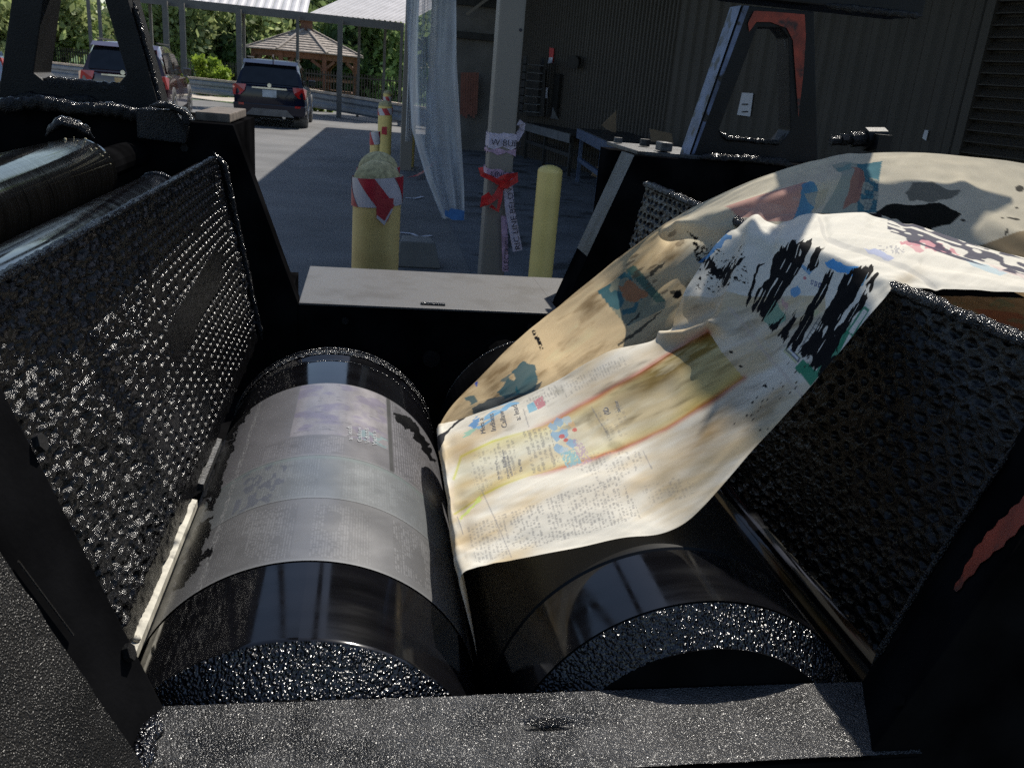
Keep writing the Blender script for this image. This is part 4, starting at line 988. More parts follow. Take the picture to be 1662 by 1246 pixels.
# third roller sits in the gap between cylinder and guard
# upper left rollers
def fit_roller(): pass
V, Fc = cyl(-.512, 1.379, [(0, .3), (.063, .3), (.063, 1.67), (.060, 1.675), (.060, 1.705), (0, 1.705)], 160)
ul = pm('ink_drum', V, Fc[:, ::-1], RUBBER_LEFT, smooth=True); ul.modifiers.new('e', 'EDGE_SPLIT').split_angle = math.radians(40)
V, Fc = cyl(-.366, 1.354, [(0, .3), (.042, .3), (.042, 1.62), (.039, 1.625), (0, 1.63)], 96)
u2 = pm('distributor_roller', V, Fc[:, ::-1], RUBBER, smooth=True); u2.modifiers.new('e', 'EDGE_SPLIT').split_angle = math.radians(40)
pcrust('ink_crust', [(-.366 + .041 * math.sin(t_), 1.625, 1.354 + .041 * math.cos(t_)) for t_ in np.linspace(-.9, 1.3, 20)], .005, .004, INK_CRUST, u2, seed=46, step=.002)
PB().tube((-.512, 1.70, 1.379), (-.512, 2.11, 1.379), .03).build('shaft', INK_MATT, ul); PB().tube((-.366, 1.62, 1.354), (-.366, 2.11, 1.354), .02).build('shaft', INK_MATT, u2)
FLK = mat('dry_paper_fleck', (.45, .40, .26), .8)
r_ = np.random.default_rng(5)
for k in range(16):
    t_ = r_.uniform(-.5, 1.2); y_ = 1.66 + r_.uniform(-.03, .03); s_ = r_.uniform(.001, .0028)
    p = (-.512 + .0635 * math.sin(t_), y_, 1.379 + .0635 * math.cos(t_))
    PB().lathe([(.0005, -s_ * .4), (s_, -s_ * .1), (s_ * .7, s_ * .4), (.0005, s_ * .5)], p, 7).build('paper_fleck', FLK, ul)
pcrust('ink_crust', [(-.60, 1.80, 1.43), (-.57, 1.80, 1.455), (-.545, 1.81, 1.45), (-.52, 1.82, 1.43)], .014, .012, INK_CRUST, seed=47)

# ---- plates on the left cylinder ----
def inpoly(X, Y, P):
    r = np.zeros(X.shape, bool); n = len(P); j = n - 1
    for i in range(n):
        xi, yi = P[i]; xj, yj = P[j]
        if yi != yj:
            c = ((yi > Y) != (yj > Y)) & (X < (xj - xi) * (Y - yi) / (yj - yi) + xi); r ^= c
        j = i
    return r
def blend(C, mask, col, a=1.0):
    mk = (mask.astype(float) * a)[..., None]; return C * (1 - mk) + np.array(col) * mk
def plate_paint(X, Y):
    """X, Y photo pixel coordinates of the plate surface"""
    C = np.ones(X.shape + (3,)) * np.array([.185, .185, .19])
    n = fbm(X / 60, Y / 14, 5, 4); C *= (.88 + .24 * n)[..., None]
    wx = X + 14 * (fbm(X / 9, Y / 9, 1, 3) - .5); wy = Y + 10 * (fbm(X / 9, Y / 9, 2, 3) - .5)
    return C, wx, wy
def plates():
    bands = [(.852, 1.0014, .2012, 1), (1.0020, 1.1312, .2013, 2), (1.1318, 1.430, .2012, 3)]
    for y0, y1, r, kind in bands:
        nu, nv = 520, int((y1 - y0) / .0014)
        th = np.linspace(-1.45, 1.45, nu); ys = np.linspace(y0, y1, nv)
        T, Y = np.meshgrid(th, ys, indexing='ij')
        V = np.stack([LX + r * np.sin(T), Y, LZ + r * np.cos(T)], -1)
        X_, Y_ = proj(V)
        C, wx, wy = plate_paint(X_, Y_)
        u = T * .2; 
        if kind == 2: C = C * np.array([1.06, 1.12, 1.13])
        if kind == 3: C = C * np.array([1.02, 1.0, 1.03])
        # halftone text columns: fine vertical rules along Y, broken lines round T
        for (ua, ub, ya, yb, per, amp) in ((-.13, -.02, .86, .99, .0034, .28), (.0, .07, .86, .985, .0034, .22), (.10, .19, .87, .99, .0036, .35), (-.10, .0, 1.01, 1.12, .0034, .18), (.03, .15, 1.01, 1.12, .0036, .15), (-.10, .03, 1.14, 1.20, .0034, .25), (.105, .25, 1.14, 1.42, .0045, .45)):
            mk = (u > ua) & (u < ub) & (Y > ya) & (Y < yb)
            ln = (np.sin(2 * np.pi * u / per) > -.1) & (vn(Y / .0022, np.floor(u / per) * 3.1, 8) > .38) & (vn(u / .02, Y / .03, 33) > .25)
            C = C * (1 + (amp * 1.2 * (mk & ln) - .35 * amp * mk)[..., None])
        if kind == 3:
            mk = (u > -.05) & (u < .098) & (Y > 1.205)
            pc_ = np.array([.27, .255, .268]) * (.8 + .45 * fbm(u / .012 + 3, Y / .05, 21, 4))[..., None]
            C = np.where(mk[..., None], pc_, C)
            C = blend(C, mk, [.20, .18, .25], 1) * 1.0 if False else blend(C, mk.astype(float) * np.clip((fbm(u / .03, Y / .03, 50, 3) - .45) * 6, 0, 1), [.19, .17, .24], .7)
            C = blend(C, mk & (u > .05) & (Y < 1.245) & (fbm(u / .01, Y / .01, 51, 3) > .48), [.22, .36, .36], .55)
            C = blend(C, mk & (fbm(u / .014, Y / .004, 55, 3) > .74), [.12, .12, .13], .6)
            mk = (u > .10) & (u < .106); C = blend(C, mk, [.09, .09, .09])
        if kind == 2:
            C = blend(C, (u < -.045) & (u > -.11) & (fbm(u / .012, Y / .02, 61, 3) > .55), [.11, .12, .16], .6)
            C = blend(C, np.exp(-((Y - y1 + .006) / .006) ** 2), [.20, .25, .24], .5)
        C = blend(C, (np.abs(u + .125) < .004) & (vn(Y / .004, u / .0008, 71) > .58), [.36, .36, .36], .8)
        C = blend(C, np.exp(-((Y - y0) / .0035) ** 2), [.33, .34, .345], .45)
        C = blend(C, np.exp(-((Y - y1) / .0018) ** 2), [.10, .10, .10], .5)
        # black ink smears, feathered (photo outlines)
        for P in ([(402, 660), (392, 668), (372, 690), (362, 712), (372, 715), (392, 690), (404, 668)], [(385, 700), (368, 722), (352, 752), (345, 770), (362, 762), (378, 735)], [(372, 735), (352, 760), (338, 790), (330, 815), (350, 800), (368, 765)],
                  [(362, 770), (345, 800), (330, 830), (345, 825), (360, 795)], [(345, 836), (325, 850), (308, 880), (296, 910), (318, 905), (338, 872)], [(335, 865), (315, 895), (290, 930), (280, 960), (300, 950), (325, 905)], [(345, 885), (320, 905), (300, 935), (312, 932), (340, 900)],
                  [(640, 670), (662, 678), (685, 702), (702, 735), (704, 752), (690, 735), (668, 702), (645, 682)]):
            C = blend(C, inpoly(wx, wy, P), [.004, .004, .005])
        edge = (u < -.19 + .02 * fbm(Y / .02, u * 0, 81, 3)); C = blend(C, edge, [.03, .03, .03], .5)
        pm('printing_plate', V.reshape(-1, 3), gridfaces(nu, nv)[:, ::-1], PLATE, plc, True, col=C.reshape(-1, 3))
plates()

# ---- guard panels with perforations and ink crust ----
def guard(side, nu=860, nv=300):
    T = np.array([-.320, 1.395]); B = np.array([-.236, 1.003])
    if side > 0: T = np.array([.632, 1.398]); B = np.array([.577, 1.035])
    L = np.linalg.norm(T - B); ys = np.linspace(.60, 1.95, nu); fs_ = np.linspace(0, L, nv)
    Y, S = np.meshgrid(ys, fs_, indexing='ij')          # S from bottom
    d = (T - B) / L; nrm = np.array([d[1], -d[0]]) * (1 if side < 0 else -1)
    # perforations: staggered grid
    p = .030; ps = .0165
    row = np.floor(S / ps + .25 * np.sin(Y * 3)); yy = Y / p + .5 * (row % 2)
    rr = np.hypot((yy - np.floor(yy) - .5) * p * .55, (S / ps + .25 * np.sin(Y * 3) - row - .5) * ps)
    rr = rr + (.0012 + .004 * np.clip((1.35 - Y) / .3, 0, 1)) * (fbm(Y / .008, S / .006, 91, 2) - .5)
    hole = np.clip(1 - (rr / .0052) ** 4, 0, 1)
    big = fbm(Y / .05, S / .05, 3 + side, 4)
    if side < 0:
        # crust thickest nearest the camera, plate clean toward the far lower end
        crustw = np.clip((1.30 - Y) / .28 + (big - .5) * 2.4, 0, 1)
        crustw = np.maximum(crustw, np.clip((S - L * .90) / .02, 0, 1) * .7)
        crustw = np.maximum(crustw, np.clip((Y - 1.86) / .04, 0, 1))
    else:
        crustw = np.clip(.75 + (big - .5) * 3, .3, 1); crustw = np.maximum(crustw, np.clip((S - L * .93) / .02, 0, 1))
    sm = fbm(Y / .0075, S / .0070, 11 + side, 4); md = fbm(Y / .034, S / .028, 17 + side, 4); ripple = (1 - rr / .0085)
    h = .0006 * sm + crustw * (.0056 * np.clip(sm - .35, 0, 1) * 2 + .014 * np.clip(md - .42, 0, 1)) * (1 if side < 0 else .55) 
    h += (1 - crustw) * .0005 * np.clip(1.25 - np.abs(rr - .0058) / .0022, 0, 1)
    h -= hole * .0070 * (1 - .35 * crustw) * (vn(np.floor(yy) * 1.0, row, 40) > .08)
    if side < 0:
        # smeared label plate and solid ridge
        pl = (np.abs(Y - (1.50 + .0 * S)) < .24) & (np.abs(S - .21 - (Y - 1.5) * .06) < .030)
        h = np.where(pl, .0018 + .0015 * fbm(Y / .02, S / .008, 77, 3), h)
        cl = np.interp(S, [0, .11, .22, .30], [.80, .95, 1.12, 1.22])
        rd = np.exp(-((Y - cl - .03 * (fbm(S / .04, Y * 0, 5, 2) - .5)) / .018) ** 2) * np.clip((S - .01) / .05, 0, 1) * np.clip((.33 - S) / .04, 0, 1)
        h += rd * (.003 + .004 * (md - .5))
        # lower solid margin
        mg = np.clip((.028 - S) / .004, 0, 1); h = h * (1 - mg) + mg * .0012 * fbm(Y / .01, S / .01, 6, 2)
    XZ = B + S[..., None] * d + h[..., None] * nrm
    # irregular bottom edge
    V = np.stack([XZ[..., 0], Y, XZ[..., 1]], -1)
    jag = .010 * (fbm(ys / .02, ys * 0 + 2, 9, 3) - .45) + .012 * np.clip(fbm(ys / .05, ys * 0 + 7, 19, 2) - .5, 0, 1)
    for k in range(6):
        V[:, k, 0] += d[0] * -jag * (1 - k / 6); V[:, k, 2] += d[1] * -jag * (1 - k / 6)
    topj = .010 * (fbm(ys / .012, ys * 0 + 4, 29, 3) - .4)
    V[:, -1, 2] += topj; V[:, -2, 2] += topj * .7
    F_ = gridfaces(nu, nv)
    g = pm('guard_panel', V.reshape(-1, 3), F_ if side < 0 else F_[:, ::-1], INK_FINE if False else INK_CRUST2, smooth=True)
    # back
    bk = PB().prism([(B[0], B[1]), (T[0], T[1] - .004), (T[0] - .006 * (1 if side < 0 else -1), T[1] - .004), (B[0] - .006 * (1 if side < 0 else -1), B[1])], .60, 1.95).build('backing_plate', INK_MATT, g)
    bk.location.x += (-.006 if side < 0 else .006)
    return g
INK_CRUST2 = mat('guard_ink', (0.0035, 0.0035, 0.004), 0.16, var=.3, vs=40, bump=.7, bs=700, bd=.0013, spec=.38, rvar=.04, rs=14)
gL = guard(-1); gR = guard(1)
pcrust('edge_crust', [(-.318, y, 1.398) for y in np.linspace(.6, 1.93, 30)], .0045, .005, INK_CRUST, gL, seed=51, step=.003)
pcrust('edge_crust', [(-.323, 1.945, 1.41), (-.30, 1.95, 1.38), (-.27, 1.95, 1.22), (-.245, 1.95, 1.08), (-.228, 1.95, 1.0)], .006, .006, INK_CRUST, gL, seed=52, step=.003)
pcrust('edge_crust', [(.632, y, 1.402) for y in np.linspace(.62, 1.97, 40)], .009, .009, INK_CRUST, gR, seed=53, step=.0025)
pcrust('edge_crust', [(.632, .62, 1.40), (.60, .615, 1.2), (.57, .612, 1.0)], .005, .005, INK_CRUST, gR, seed=54, step=.0025)
# cream strip under left guard
st = PB(); 
zs = 1.0
def strip_box(mb_, y0, y1): mb_.add([(-.2395, y0, .999), (-.2292, y0, .996), (-.2292, y1, .996), (-.2395, y1, .999), (-.2395, y0, .985), (-.2292, y0, .985), (-.2292, y1, .985), (-.2395, y1, .985)],
       [(0, 1, 2, 3), (0, 4, 5, 1), (1, 5, 6, 2), (2, 6, 7, 3), (3, 7, 4, 0)])
strip_box(st, .70, 1.165)
st2 = PB(); strip_box(st2, 1.215, 1.385); st2.build('grey_strip_end', GREYST)  # gap before it stands in for a shadow across the strip
st.build('cream_strip', STRIP)
PB().lathe([(.0005, .003), (.004, .002), (.0045, -.002), (.0005, -.003)], tuple(onX_) if False else (-.233, .835, 1.0), 10).build('strip_bolt', STRIP, None, True)
# inner pan below guards (dark)
PB().box((-.9, .67, .80), (-.25, 2.09, .81)).build('ink_pan', INK_MATT); PB().box((-.24, .67, .62), (.9, 2.09, .63)).build('ink_pan', INK_MATT)

# ---- brackets on top of the frames ----
def ring_plate(outer, inner, y0, y1, m, name, bevel=.003):
    n = len(outer); V = []
    for y in (y0, y1):
        V += [(x, y, z) for x, z in outer] + [(x, y, z) for x, z in inner]
    Fc = []
    for i in range(n):
        j = (i + 1) % n
        Fc += [(i, j, n + j, n + i), (2 * n + i, 3 * n + i, 3 * n + j, 2 * n + j), (i, 2 * n + i, 2 * n + j, j), (n + i, n + j, 3 * n + j, 3 * n + i)]
    return PB().add(V, Fc).build(name, m, bevel=bevel)
BY = 2.15
def b2(px, py, Y=BY): p = onY(px, py, Y); return (p[0], p[2])
outer = [b2(*p) for p in ((1116, 252), (1180, 256), (1260, 262), (1322, 266), (1319, 160), (1315, 20), (1262, 16), (1200, 10))]
inner = [b2(*p) for p in ((1163, 208), (1178, 224), (1262, 231), (1277, 212), (1276, 140), (1274, 62), (1262, 46), (1224, 46))]
rbk = ring_plate(outer, inner, BY - .02, BY + .05, INK_SMOOTH, 'right_bracket')
# left leg face, sky light on it painted in as blue
a0 = np.array([outer[0][0], BY - .018, outer[0][1]]); a1 = np.array([outer[7][0], BY - .018, outer[7][1]])
pm('sky_tint_leg_face', [a0 + [.002, -.0035, .004], a0 + [.009, -.0035, .004], a1 + [.016, -.0035, 0], a1 + [.002, -.0035, 0]], [(0, 1, 2, 3)], SKYTINT, rbk)
pm('sky_tint_leg_side', [a0 + [-.003, 0, 0], a0 + [-.003, .068, 0], a1 + [-.003, .068, 0], a1 + [-.003, 0, 0]], [(0, 1, 2, 3)], SKYTINT, rbk)
pts = [(1214, 38), (1224, 18), (1262, 20), (1306, 24), (1308, 60), (1304, 120), (1296, 190), (1291, 120), (1287, 66), (1277, 46), (1250, 36), (1228, 36), (1216, 52)]
pm('red_paint_patch', [tuple(np.array(onY(*p, BY - .0235))) for p in pts], [tuple(range(len(pts)))], REDP, rbk)
pcrust('ink_crust', [tuple(onY(*p, BY - .02)) for p in ((1166, 212), (1180, 224), (1225, 228), (1262, 231), (1276, 216))], .006, .005, INK_CRUST, rbk, seed=61, step=.0025, drip=.8)
pcrust('ink_crust', [tuple(onY(*p, BY + .0)) for p in ((1213, 48), (1230, 42), (1262, 44), (1275, 62), (1277, 90))], .010, .007, INK_CRUST, rbk, seed=63, step=.003)
pcrust('ink_crust', [tuple(onY(*p, BY - .01)) for p in ((1316, 25), (1317, 100), (1319, 180), (1321, 255))], .003, .003, INK_CRUST, rbk, seed=64, step=.002)
p0_ = b2(1150, -6); p1_ = b2(1488, 18)
zb_ = b2(1323, 9)[1]
PB().box((outer[7][0] - .015, BY - .03, zb_ - .002), (p1_[0], BY + .12, zb_ + .10)).build('top_bar', INK_SMOOTH, bevel=.004)
pcrust('ink_crust', [(x_, BY - .03, zb_ + .0) for x_ in np.linspace(1.07, p1_[0], 12)], .006, .006, INK_CRUST, seed=62, step=.003, drip=1.0)
PB().box((p1_[0] - .12, BY - .02, zb_ + .10), (p1_[0] - .02, BY + .1, 2.5)).build('upright', INK_SMOOTH, bevel=.004)
# left bracket (bigger, runs up out of view)
LY = 2.30
def b3(px, py): p = onY(px, py, LY); return (p[0], p[2])
def ext(a, b, k=2.2):    # extend a leg line upward
    a = np.array(a); b = np.array(b); return tuple(b + (b - a) * k)
oL0 = b3(2, 178); oL1 = b3(27, 0); oR0 = b3(268, 192); oR1 = b3(213, 0)
iL0 = b3(60, 112); iL1 = b3(78, 0); iR0 = b3(212, 118); iR1 = b3(175, 0)
outer = [oL0, b3(90, 182), b3(200, 188), oR0, oR1, (oR1[0] - .028, 1.86), (oL1[0] + .03, 1.86), oL1]
inner = [b3(62, 118), b3(78, 131), b3(196, 138), b3(211, 120), iR1, (iR1[0] - .03, 1.80), (iL1[0] + .02, 1.80), iL1]
lbk = ring_plate(outer, inner, LY - .03, LY + .09, INK_SMOOTH, 'left_bracket')
pcrust('ink_crust', [tuple(onY(*p, LY - .02)) for p in ((66, 128), (90, 131), (140, 136), (200, 141), (212, 130))], .010, .008, INK_CRUST, lbk, seed=65, step=.0025, drip=2.2)
pcrust('ink_crust', [tuple(onY(*p, LY - .015)) for p in ((215, 0), (232, 60), (248, 120), (262, 182), (290, 186))], .006, .006, INK_CRUST, lbk, seed=66, step=.0025)
pcrust('ink_crust', [tuple(onY(*p, LY - .03)) for p in ((10, 166), (50, 156), (100, 164), (130, 160), (165, 168))], .014, .010, INK_CRUST, lbk, seed=67, step=.003, drip=1.0)
PB().box((-1.2, LY - .04, 1.84), (-.52, LY + .10, 1.90)).build('top_bar', INK_SMOOTH, bevel=.004)
PB().bar((-.56, LY + .03, 1.88), (-.31, LY + .1, 2.95), .05, .05).build('stay', INK_SMOOTH)
PB().box((-.40, LY - .3, 2.9), (-.22, LY + .5, 3.9)).build('unseen_column', INK_MATT, bevel=.01)  # unseen column added to darken the plate cylinder's left reflection
# fitting at right (threaded stud with nuts)
P0 = onY(1350, 228, 2.2); 
PB().tube(tuple(onY(1348, 229, 2.2)), tuple(onY(1395, 226, 2.2)), .012, n=12).tube(tuple(onY(1364, 227, 2.2)), tuple(onY(1374, 227, 2.2)), .017, n=6).tube(tuple(onY(1380, 227, 2.2)), tuple(onY(1402, 225, 2.2)), .020, n=10).build('threaded_stud', INK_CRUST, None)
PB().tube(tuple(onY(1402, 226, 2.2)), tuple(onY(1433, 226, 2.2)), .03, n=8).build('valve_body', INK_SMOOTH)
PB().box((onY(1408, 230, 2.2)[0], 2.15, 1.40), (onY(1430, 230, 2.2)[0], 2.25, 1.55)).build('valve_post', INK_SMOOTH)

# =========================================================================
# PAPER
# =========================================================================
def catmull(P, n):
    """P: (k,...) control rows -> n samples"""
    P = np.asarray(P, float); k = len(P); t = np.linspace(0, k - 1, n); i = np.clip(np.floor(t).astype(int), 0, k - 2); f = (t - i).reshape((-1,) + (1,) * (P.ndim - 1))
    g = lambda j: P[np.clip(j, 0, k - 1)]
    a, b, c, d = g(i - 1), g(i), g(i + 1), g(i + 2)
    return .5 * ((2 * b) + (c - a) * f + (2 * a - 5 * b + 4 * c - d) * f ** 2 + (3 * b - a - 3 * c + d) * f ** 3)
def sheet_grid(rows, ns, nt):
    """rows: list of list of (px,py,Y) -> (ns,nt,3) surface"""
    R = np.array([[onY(*p) for p in r] for r in rows])       # k, m, 3
    G = catmull(R, ns); G = np.swapaxes(catmull(np.swapaxes(G, 0, 1), nt), 0, 1); return G
A_rows = [  # near edge -> far edge
    [(776, 1075, .80), (762, 985, .93), (742, 880, 1.08), (722, 775, 1.26)],
    [(762, 1010, .80), (746, 925, .93), (729, 820, 1.08), (714, 722, 1.27)],
    [(749, 940, .81), (733, 860, .93), (722, 775, 1.08), (712, 690, 1.27)],
    [(775, 924, .815), (757, 848, .93), (744, 765, 1.08), (737, 684, 1.27)],
    [(850, 906, .82), (842, 820, .93), (838, 735, 1.08), (832, 650, 1.27)],
    [(1000, 874, .82), (972, 788, .93), (940, 705, 1.08), (903, 618, 1.27)],
    [(1108, 850, .82), (1070, 765, .93), (1030, 670, 1.09), (985, 572, 1.27)],
    [(1230, 720, .84), (1195, 655, .94), (1140, 600, 1.08), (1072, 545, 1.28)],
    [(1345, 590, .875), (1290, 540, .97), (1205, 500, 1.10), (1116, 462, 1.30)],
    [(1430, 492, .92), (1360, 450, 1.0), (1265, 420, 1.13), (1165, 392, 1.31)],
    [(1462, 468, .94), (1392, 426, 1.02), (1300, 388, 1.15), (1205, 361, 1.32)],
    [(1510, 469, .95), (1440, 412, 1.05), (1350, 378, 1.18), (1262, 361, 1.34)],
    [(1600, 470, .96), (1530, 418, 1.09), (1460, 384, 1.20), (1400, 350, 1.36)],
    [(1720, 474, .97), (1680, 450, 1.05), (1620, 420, 1.16), (1560, 394, 1.28)],
    [(1850, 478, .98), (1830, 465, 1.05), (1790, 450, 1.16), (1740, 436, 1.25)]]
B_rows = [  # upper/far edge -> lower edge hidden behind the front sheet
    [(712, 692, 1.275), (716, 700, 1.27), (722, 712, 1.26)],
    [(742, 648, 1.34), (758, 668, 1.31), (776, 700, 1.28)],
    [(830, 560, 1.48), (850, 612, 1.33), (872, 668, 1.29)],
    [(905, 496, 1.60), (932, 560, 1.42), (962, 625, 1.31)],
    [(1000, 420, 1.62), (1032, 500, 1.46), (1062, 590, 1.33)],
    [(1098, 352, 1.52), (1122, 430, 1.42), (1150, 520, 1.34)],
    [(1200, 302, 1.50), (1215, 350, 1.43), (1235, 410, 1.37)],
    [(1290, 270, 1.60), (1300, 320, 1.50), (1310, 400, 1.40)],
    [(1352, 254, 1.76), (1370, 315, 1.58), (1380, 400, 1.42)],
    [(1400, 247, 1.78), (1440, 320, 1.58), (1460, 410, 1.44)],
    [(1520, 250, 1.80), (1560, 340, 1.56), (1570, 440, 1.42)],
    [(1662, 266, 1.82), (1690, 370, 1.56), (1700, 500, 1.36)],
    [(1800, 290, 1.84), (1820, 420, 1.56), (1830, 560, 1.3)]]
def stroke_mask(X, Y, P, warp=7.0, seed=0, sc=7.0, dirn=None):
    if dirn is not None:
        c, s = math.cos(dirn), math.sin(dirn); al = X * c + Y * s; ac = -X * s + Y * c
        n1 = (fbm(al / 26, ac / 3.2, seed, 3) - .5) * 2; wx = X + warp * 2.6 * n1 * c; wy = Y + warp * 2.6 * n1 * s
        n2 = (fbm(X / 14, Y / 14, seed + 9, 2) - .5) * 2; wx = wx + warp * .6 * n2; wy = wy + warp * .6 * n2
    else:
        wx = X + warp * (fbm(X / sc / 1.6, Y / sc / 1.6, seed, 2) - .5) * 2; wy = Y + warp * (fbm(X / sc / 1.6, Y / sc / 1.6, seed + 9, 2) - .5) * 2
    m = inpoly(wx, wy, P)
    if dirn is not None:
        c, s = math.cos(dirn), math.sin(dirn); al = X * c + Y * s; ac = -X * s + Y * c
        m &= ~(vn(al / 30, ac / 2.2, seed + 5) > .84)
    return m
def dist_line(X, Y, P):
    d = np.full(X.shape, 1e9); sd = np.zeros(X.shape)
    for (x0, y0), (x1, y1) in zip(P[:-1], P[1:]):
        dx, dy = x1 - x0, y1 - y0; L2 = dx * dx + dy * dy
        t = np.clip(((X - x0) * dx + (Y - y0) * dy) / L2, 0, 1); e = np.hypot(X - x0 - t * dx, Y - y0 - t * dy)
        s = np.sign(dx * (Y - y0) - dy * (X - x0)); u = e < d; d = np.where(u, e, d); sd = np.where(u, s, sd)
    return d, sd
def ell(X, Y, cx_, cy_, a, b, ang):
    c, s = math.cos(ang), math.sin(ang); u = (X - cx_) * c + (Y - cy_) * s; v = -(X - cx_) * s + (Y - cy_) * c
    return (u / a) ** 2 + (v / b) ** 2
INKC = [.010, .010, .011]
def paintA(X, Y):
    C = np.ones(X.shape + (3,)) * np.array([.86, .815, .70])
    # streaks along the web
    a = math.radians(-27); c, s = math.cos(a), math.sin(a); U = X * c + Y * s; W = -X * s + Y * c
    n = fbm(U / 70, W / 7, 3, 5); C *= (.86 + .26 * n)[..., None]
    low = (X < 1340) & (Y > 480)
    tan = np.clip(fbm(U / 160, W / 34, 13, 4) * 3.0 - 1.25, 0, 1) * low
    C = C * (1 - tan[..., None] * np.array([.16, .28, .46]))
    g2 = np.clip(fbm(U / 60, W / 12, 23, 4) * 3 - 1.65, 0, 1) * low * (Y < 700); C = C * (1 - g2[..., None] * np.array([.50, .52, .55]))
    # stained panel between two red rules
    up = [(736, 775), (748, 742), (800, 716), (880, 690), (960, 648), (1040, 602), (1095, 566), (1152, 540)]
    lo = [(738, 832), (780, 800), (860, 770), (920, 754), (1000, 730), (1080, 696), (1150, 655), (1208, 614)]
    inside = inpoly(X, Y, up + [(1170, 570)] + lo[::-1])
    C = np.where(inside[..., None], C * np.array([.96, .98, .93]), C)
    du, su = dist_line(X, Y, up); dl, sl_ = dist_line(X, Y, lo)
    for d, wt in ((du, 1), (dl, 1)):
        k = np.exp(-(d / 16) ** 2) * inside * np.clip((X - 740) / 60, 0, 1); C = C * (1 - k[..., None] * np.array([.02, .07, .34]))
        k = np.exp(-(d / 5) ** 2) * np.clip((X - 850) / 60, 0, 1) * (.6 + .6 * fbm(U / 30, W / 5, 7, 3)); C = C * (1 - np.clip(k, 0, 1)[..., None] * np.array([.22, .62, .66]))
        k = np.exp(-(d / 2.0) ** 2) * np.clip((860 - X) / 60, 0, 1); C = C * (1 - k[..., None] * np.array([.12, .08, .6]))
    k = inside & (Y < du * 0 + 1e9); br = np.clip((46 - du) / 20, 0, 1) * inside * np.clip((X - 985) / 70, 0, 1) * np.clip(fbm(U / 50, W / 8, 88, 4) * 2.6 - .40, 0, 1)
    C = C * (1 - br[..., None] * np.array([.58, .66, .82]))
    yl = np.clip((X - 1085) / 45, 0, 1) * inside; C = C * (1 - yl[..., None] * np.array([.03, .07, .32]))
    # brown smudges
    for cx_, cy_, aa, bb_, an, st in ((1150, 706, 46, 17, -.75, .75), (1180, 660, 70, 22, -.8, .45), (975, 622, 60, 14, -.45, .45), (1010, 640, 70, 10, -.5, .55), (1245, 660, 60, 16, -.85, .5), (1090, 560, 60, 14, -.4, .5), (1140, 500, 50, 16, -1.0, .4), (800, 690, 40, 14, -.35, .45), (758, 735, 18, 14, -.4, .6), (1000, 800, 70, 18, -.2, .25), (750, 800, 16, 34, .3, .3), (1230, 480, 40, 60, -.8, .10), (1470, 455, 24, 10, -.6, .4), (760, 870, 12, 50, .1, .25)):
        e = ell(X, Y, cx_, cy_, aa, bb_, an); k = np.exp(-e * .8) * (.55 + .9 * fbm(U / 22, W / 5, int(cx_), 4)) * st
        C = C * (1 - np.clip(k, 0, .9)[..., None] * np.array([.42, .55, .72]))
    # text columns (set across the web)
    def textblock(P, a, per=6.3, dens=.5, dark=.55, seed=0, ch=1.9, gap=None, C=None):
        c, s = math.cos(a), math.sin(a); u = X * c + Y * s; v = -X * s + Y * c
        ln = (u / per) % 1; row = np.floor(u / per)
        g = (ln > .28) & (ln < .86) & (vn(v / ch + row * 3.7, row * 1.0, seed) > dens * .5 + .14) & (vn(v / 17 + row * 1.3, row * 1.0, seed + 3) > .17)
        g &= (vn(v / 1.1 + row * 7.7, u / 1.3, seed + 8) > .33)
        m = inpoly(X, Y, P) & g
        if gap: m &= ((v / gap) % 1) > .1
        return blend(C, m, [.20, .20, .21], dark)
    C = textblock([(818, 838), (1000, 778), (1030, 812), (1040, 840), (850, 892), (825, 885)], -.27, 6.0, .5, .50, 3, C=C)
    C = textblock([(890, 742), (935, 728), (1040, 735), (1050, 760), (980, 800), (960, 770)], -.27, 6.4, .75, .42, 5, C=C)
    C = textblock([(848, 700), (892, 690), (906, 752), (862, 766)], -.26, 8.6, .35, .50, 6, 3.4, C=C)
    C = textblock([(800, 722), (834, 710), (838, 765), (812, 780)], -.25, 8.0, .4, .45, 7, 3.0, C=C)
    C = textblock([(760, 742), (796, 726), (800, 784), (772, 800)], -.25, 7.0, .5, .35, 8, C=C)
    C = textblock([(905, 625), (1010, 578), (1018, 590), (918, 645)], -.45, 5.0, .5, .35, 9, C=C)
    C = textblock([(850, 650), (900, 622), (910, 640), (872, 662)], -.45, 5.0, .5, .4, 10, C=C)
    C = textblock([(758, 860), (820, 838), (828, 905), (775, 918)], -.2, 6.5, .6, .4, 11, C=C)
    C = textblock([(1040, 795), (1120, 770), (1130, 800), (1060, 825)], -.3, 7, .75, .3, 12, C=C)
    C = textblock([(965, 668), (1010, 650), (1020, 700), (985, 715)], -.4, 9, .75, .35, 14, C=C)
    for P_ in ([(780, 790), (830, 905)], [(742, 838), (752, 870)], [(960, 660), (985, 700)], [(850, 665), (858, 692)], [(1045, 735), (1060, 765)]):
        d, _ = dist_line(X, Y, P_); C = blend(C, d < 1.0, [.25, .25, .27], .5)
    # grey photo shades on the stained panel
    for cx_, cy_, aa, bb_, an in ((965, 680, 20, 14, .8), (985, 700, 16, 11, .9), (1000, 722, 16, 9, .3), (975, 745, 20, 6, -.4), (908, 634, 9, 7, .2), (752, 818, 14, 10, -.9)):
        e = ell(X, Y, cx_, cy_, aa, bb_, an); k = np.exp(-e ** 2) * (.4 + .9 * fbm(X / 5, Y / 5, int(cx_), 3)) * .55; C = C * (1 - np.clip(k, 0, .9)[..., None] * np.array([.6, .6, .62]))
    # small coloured prints
    hexes = [(896, 690), (906, 683), (918, 680), (900, 704), (904, 722), (914, 726), (926, 714), (914, 700)]
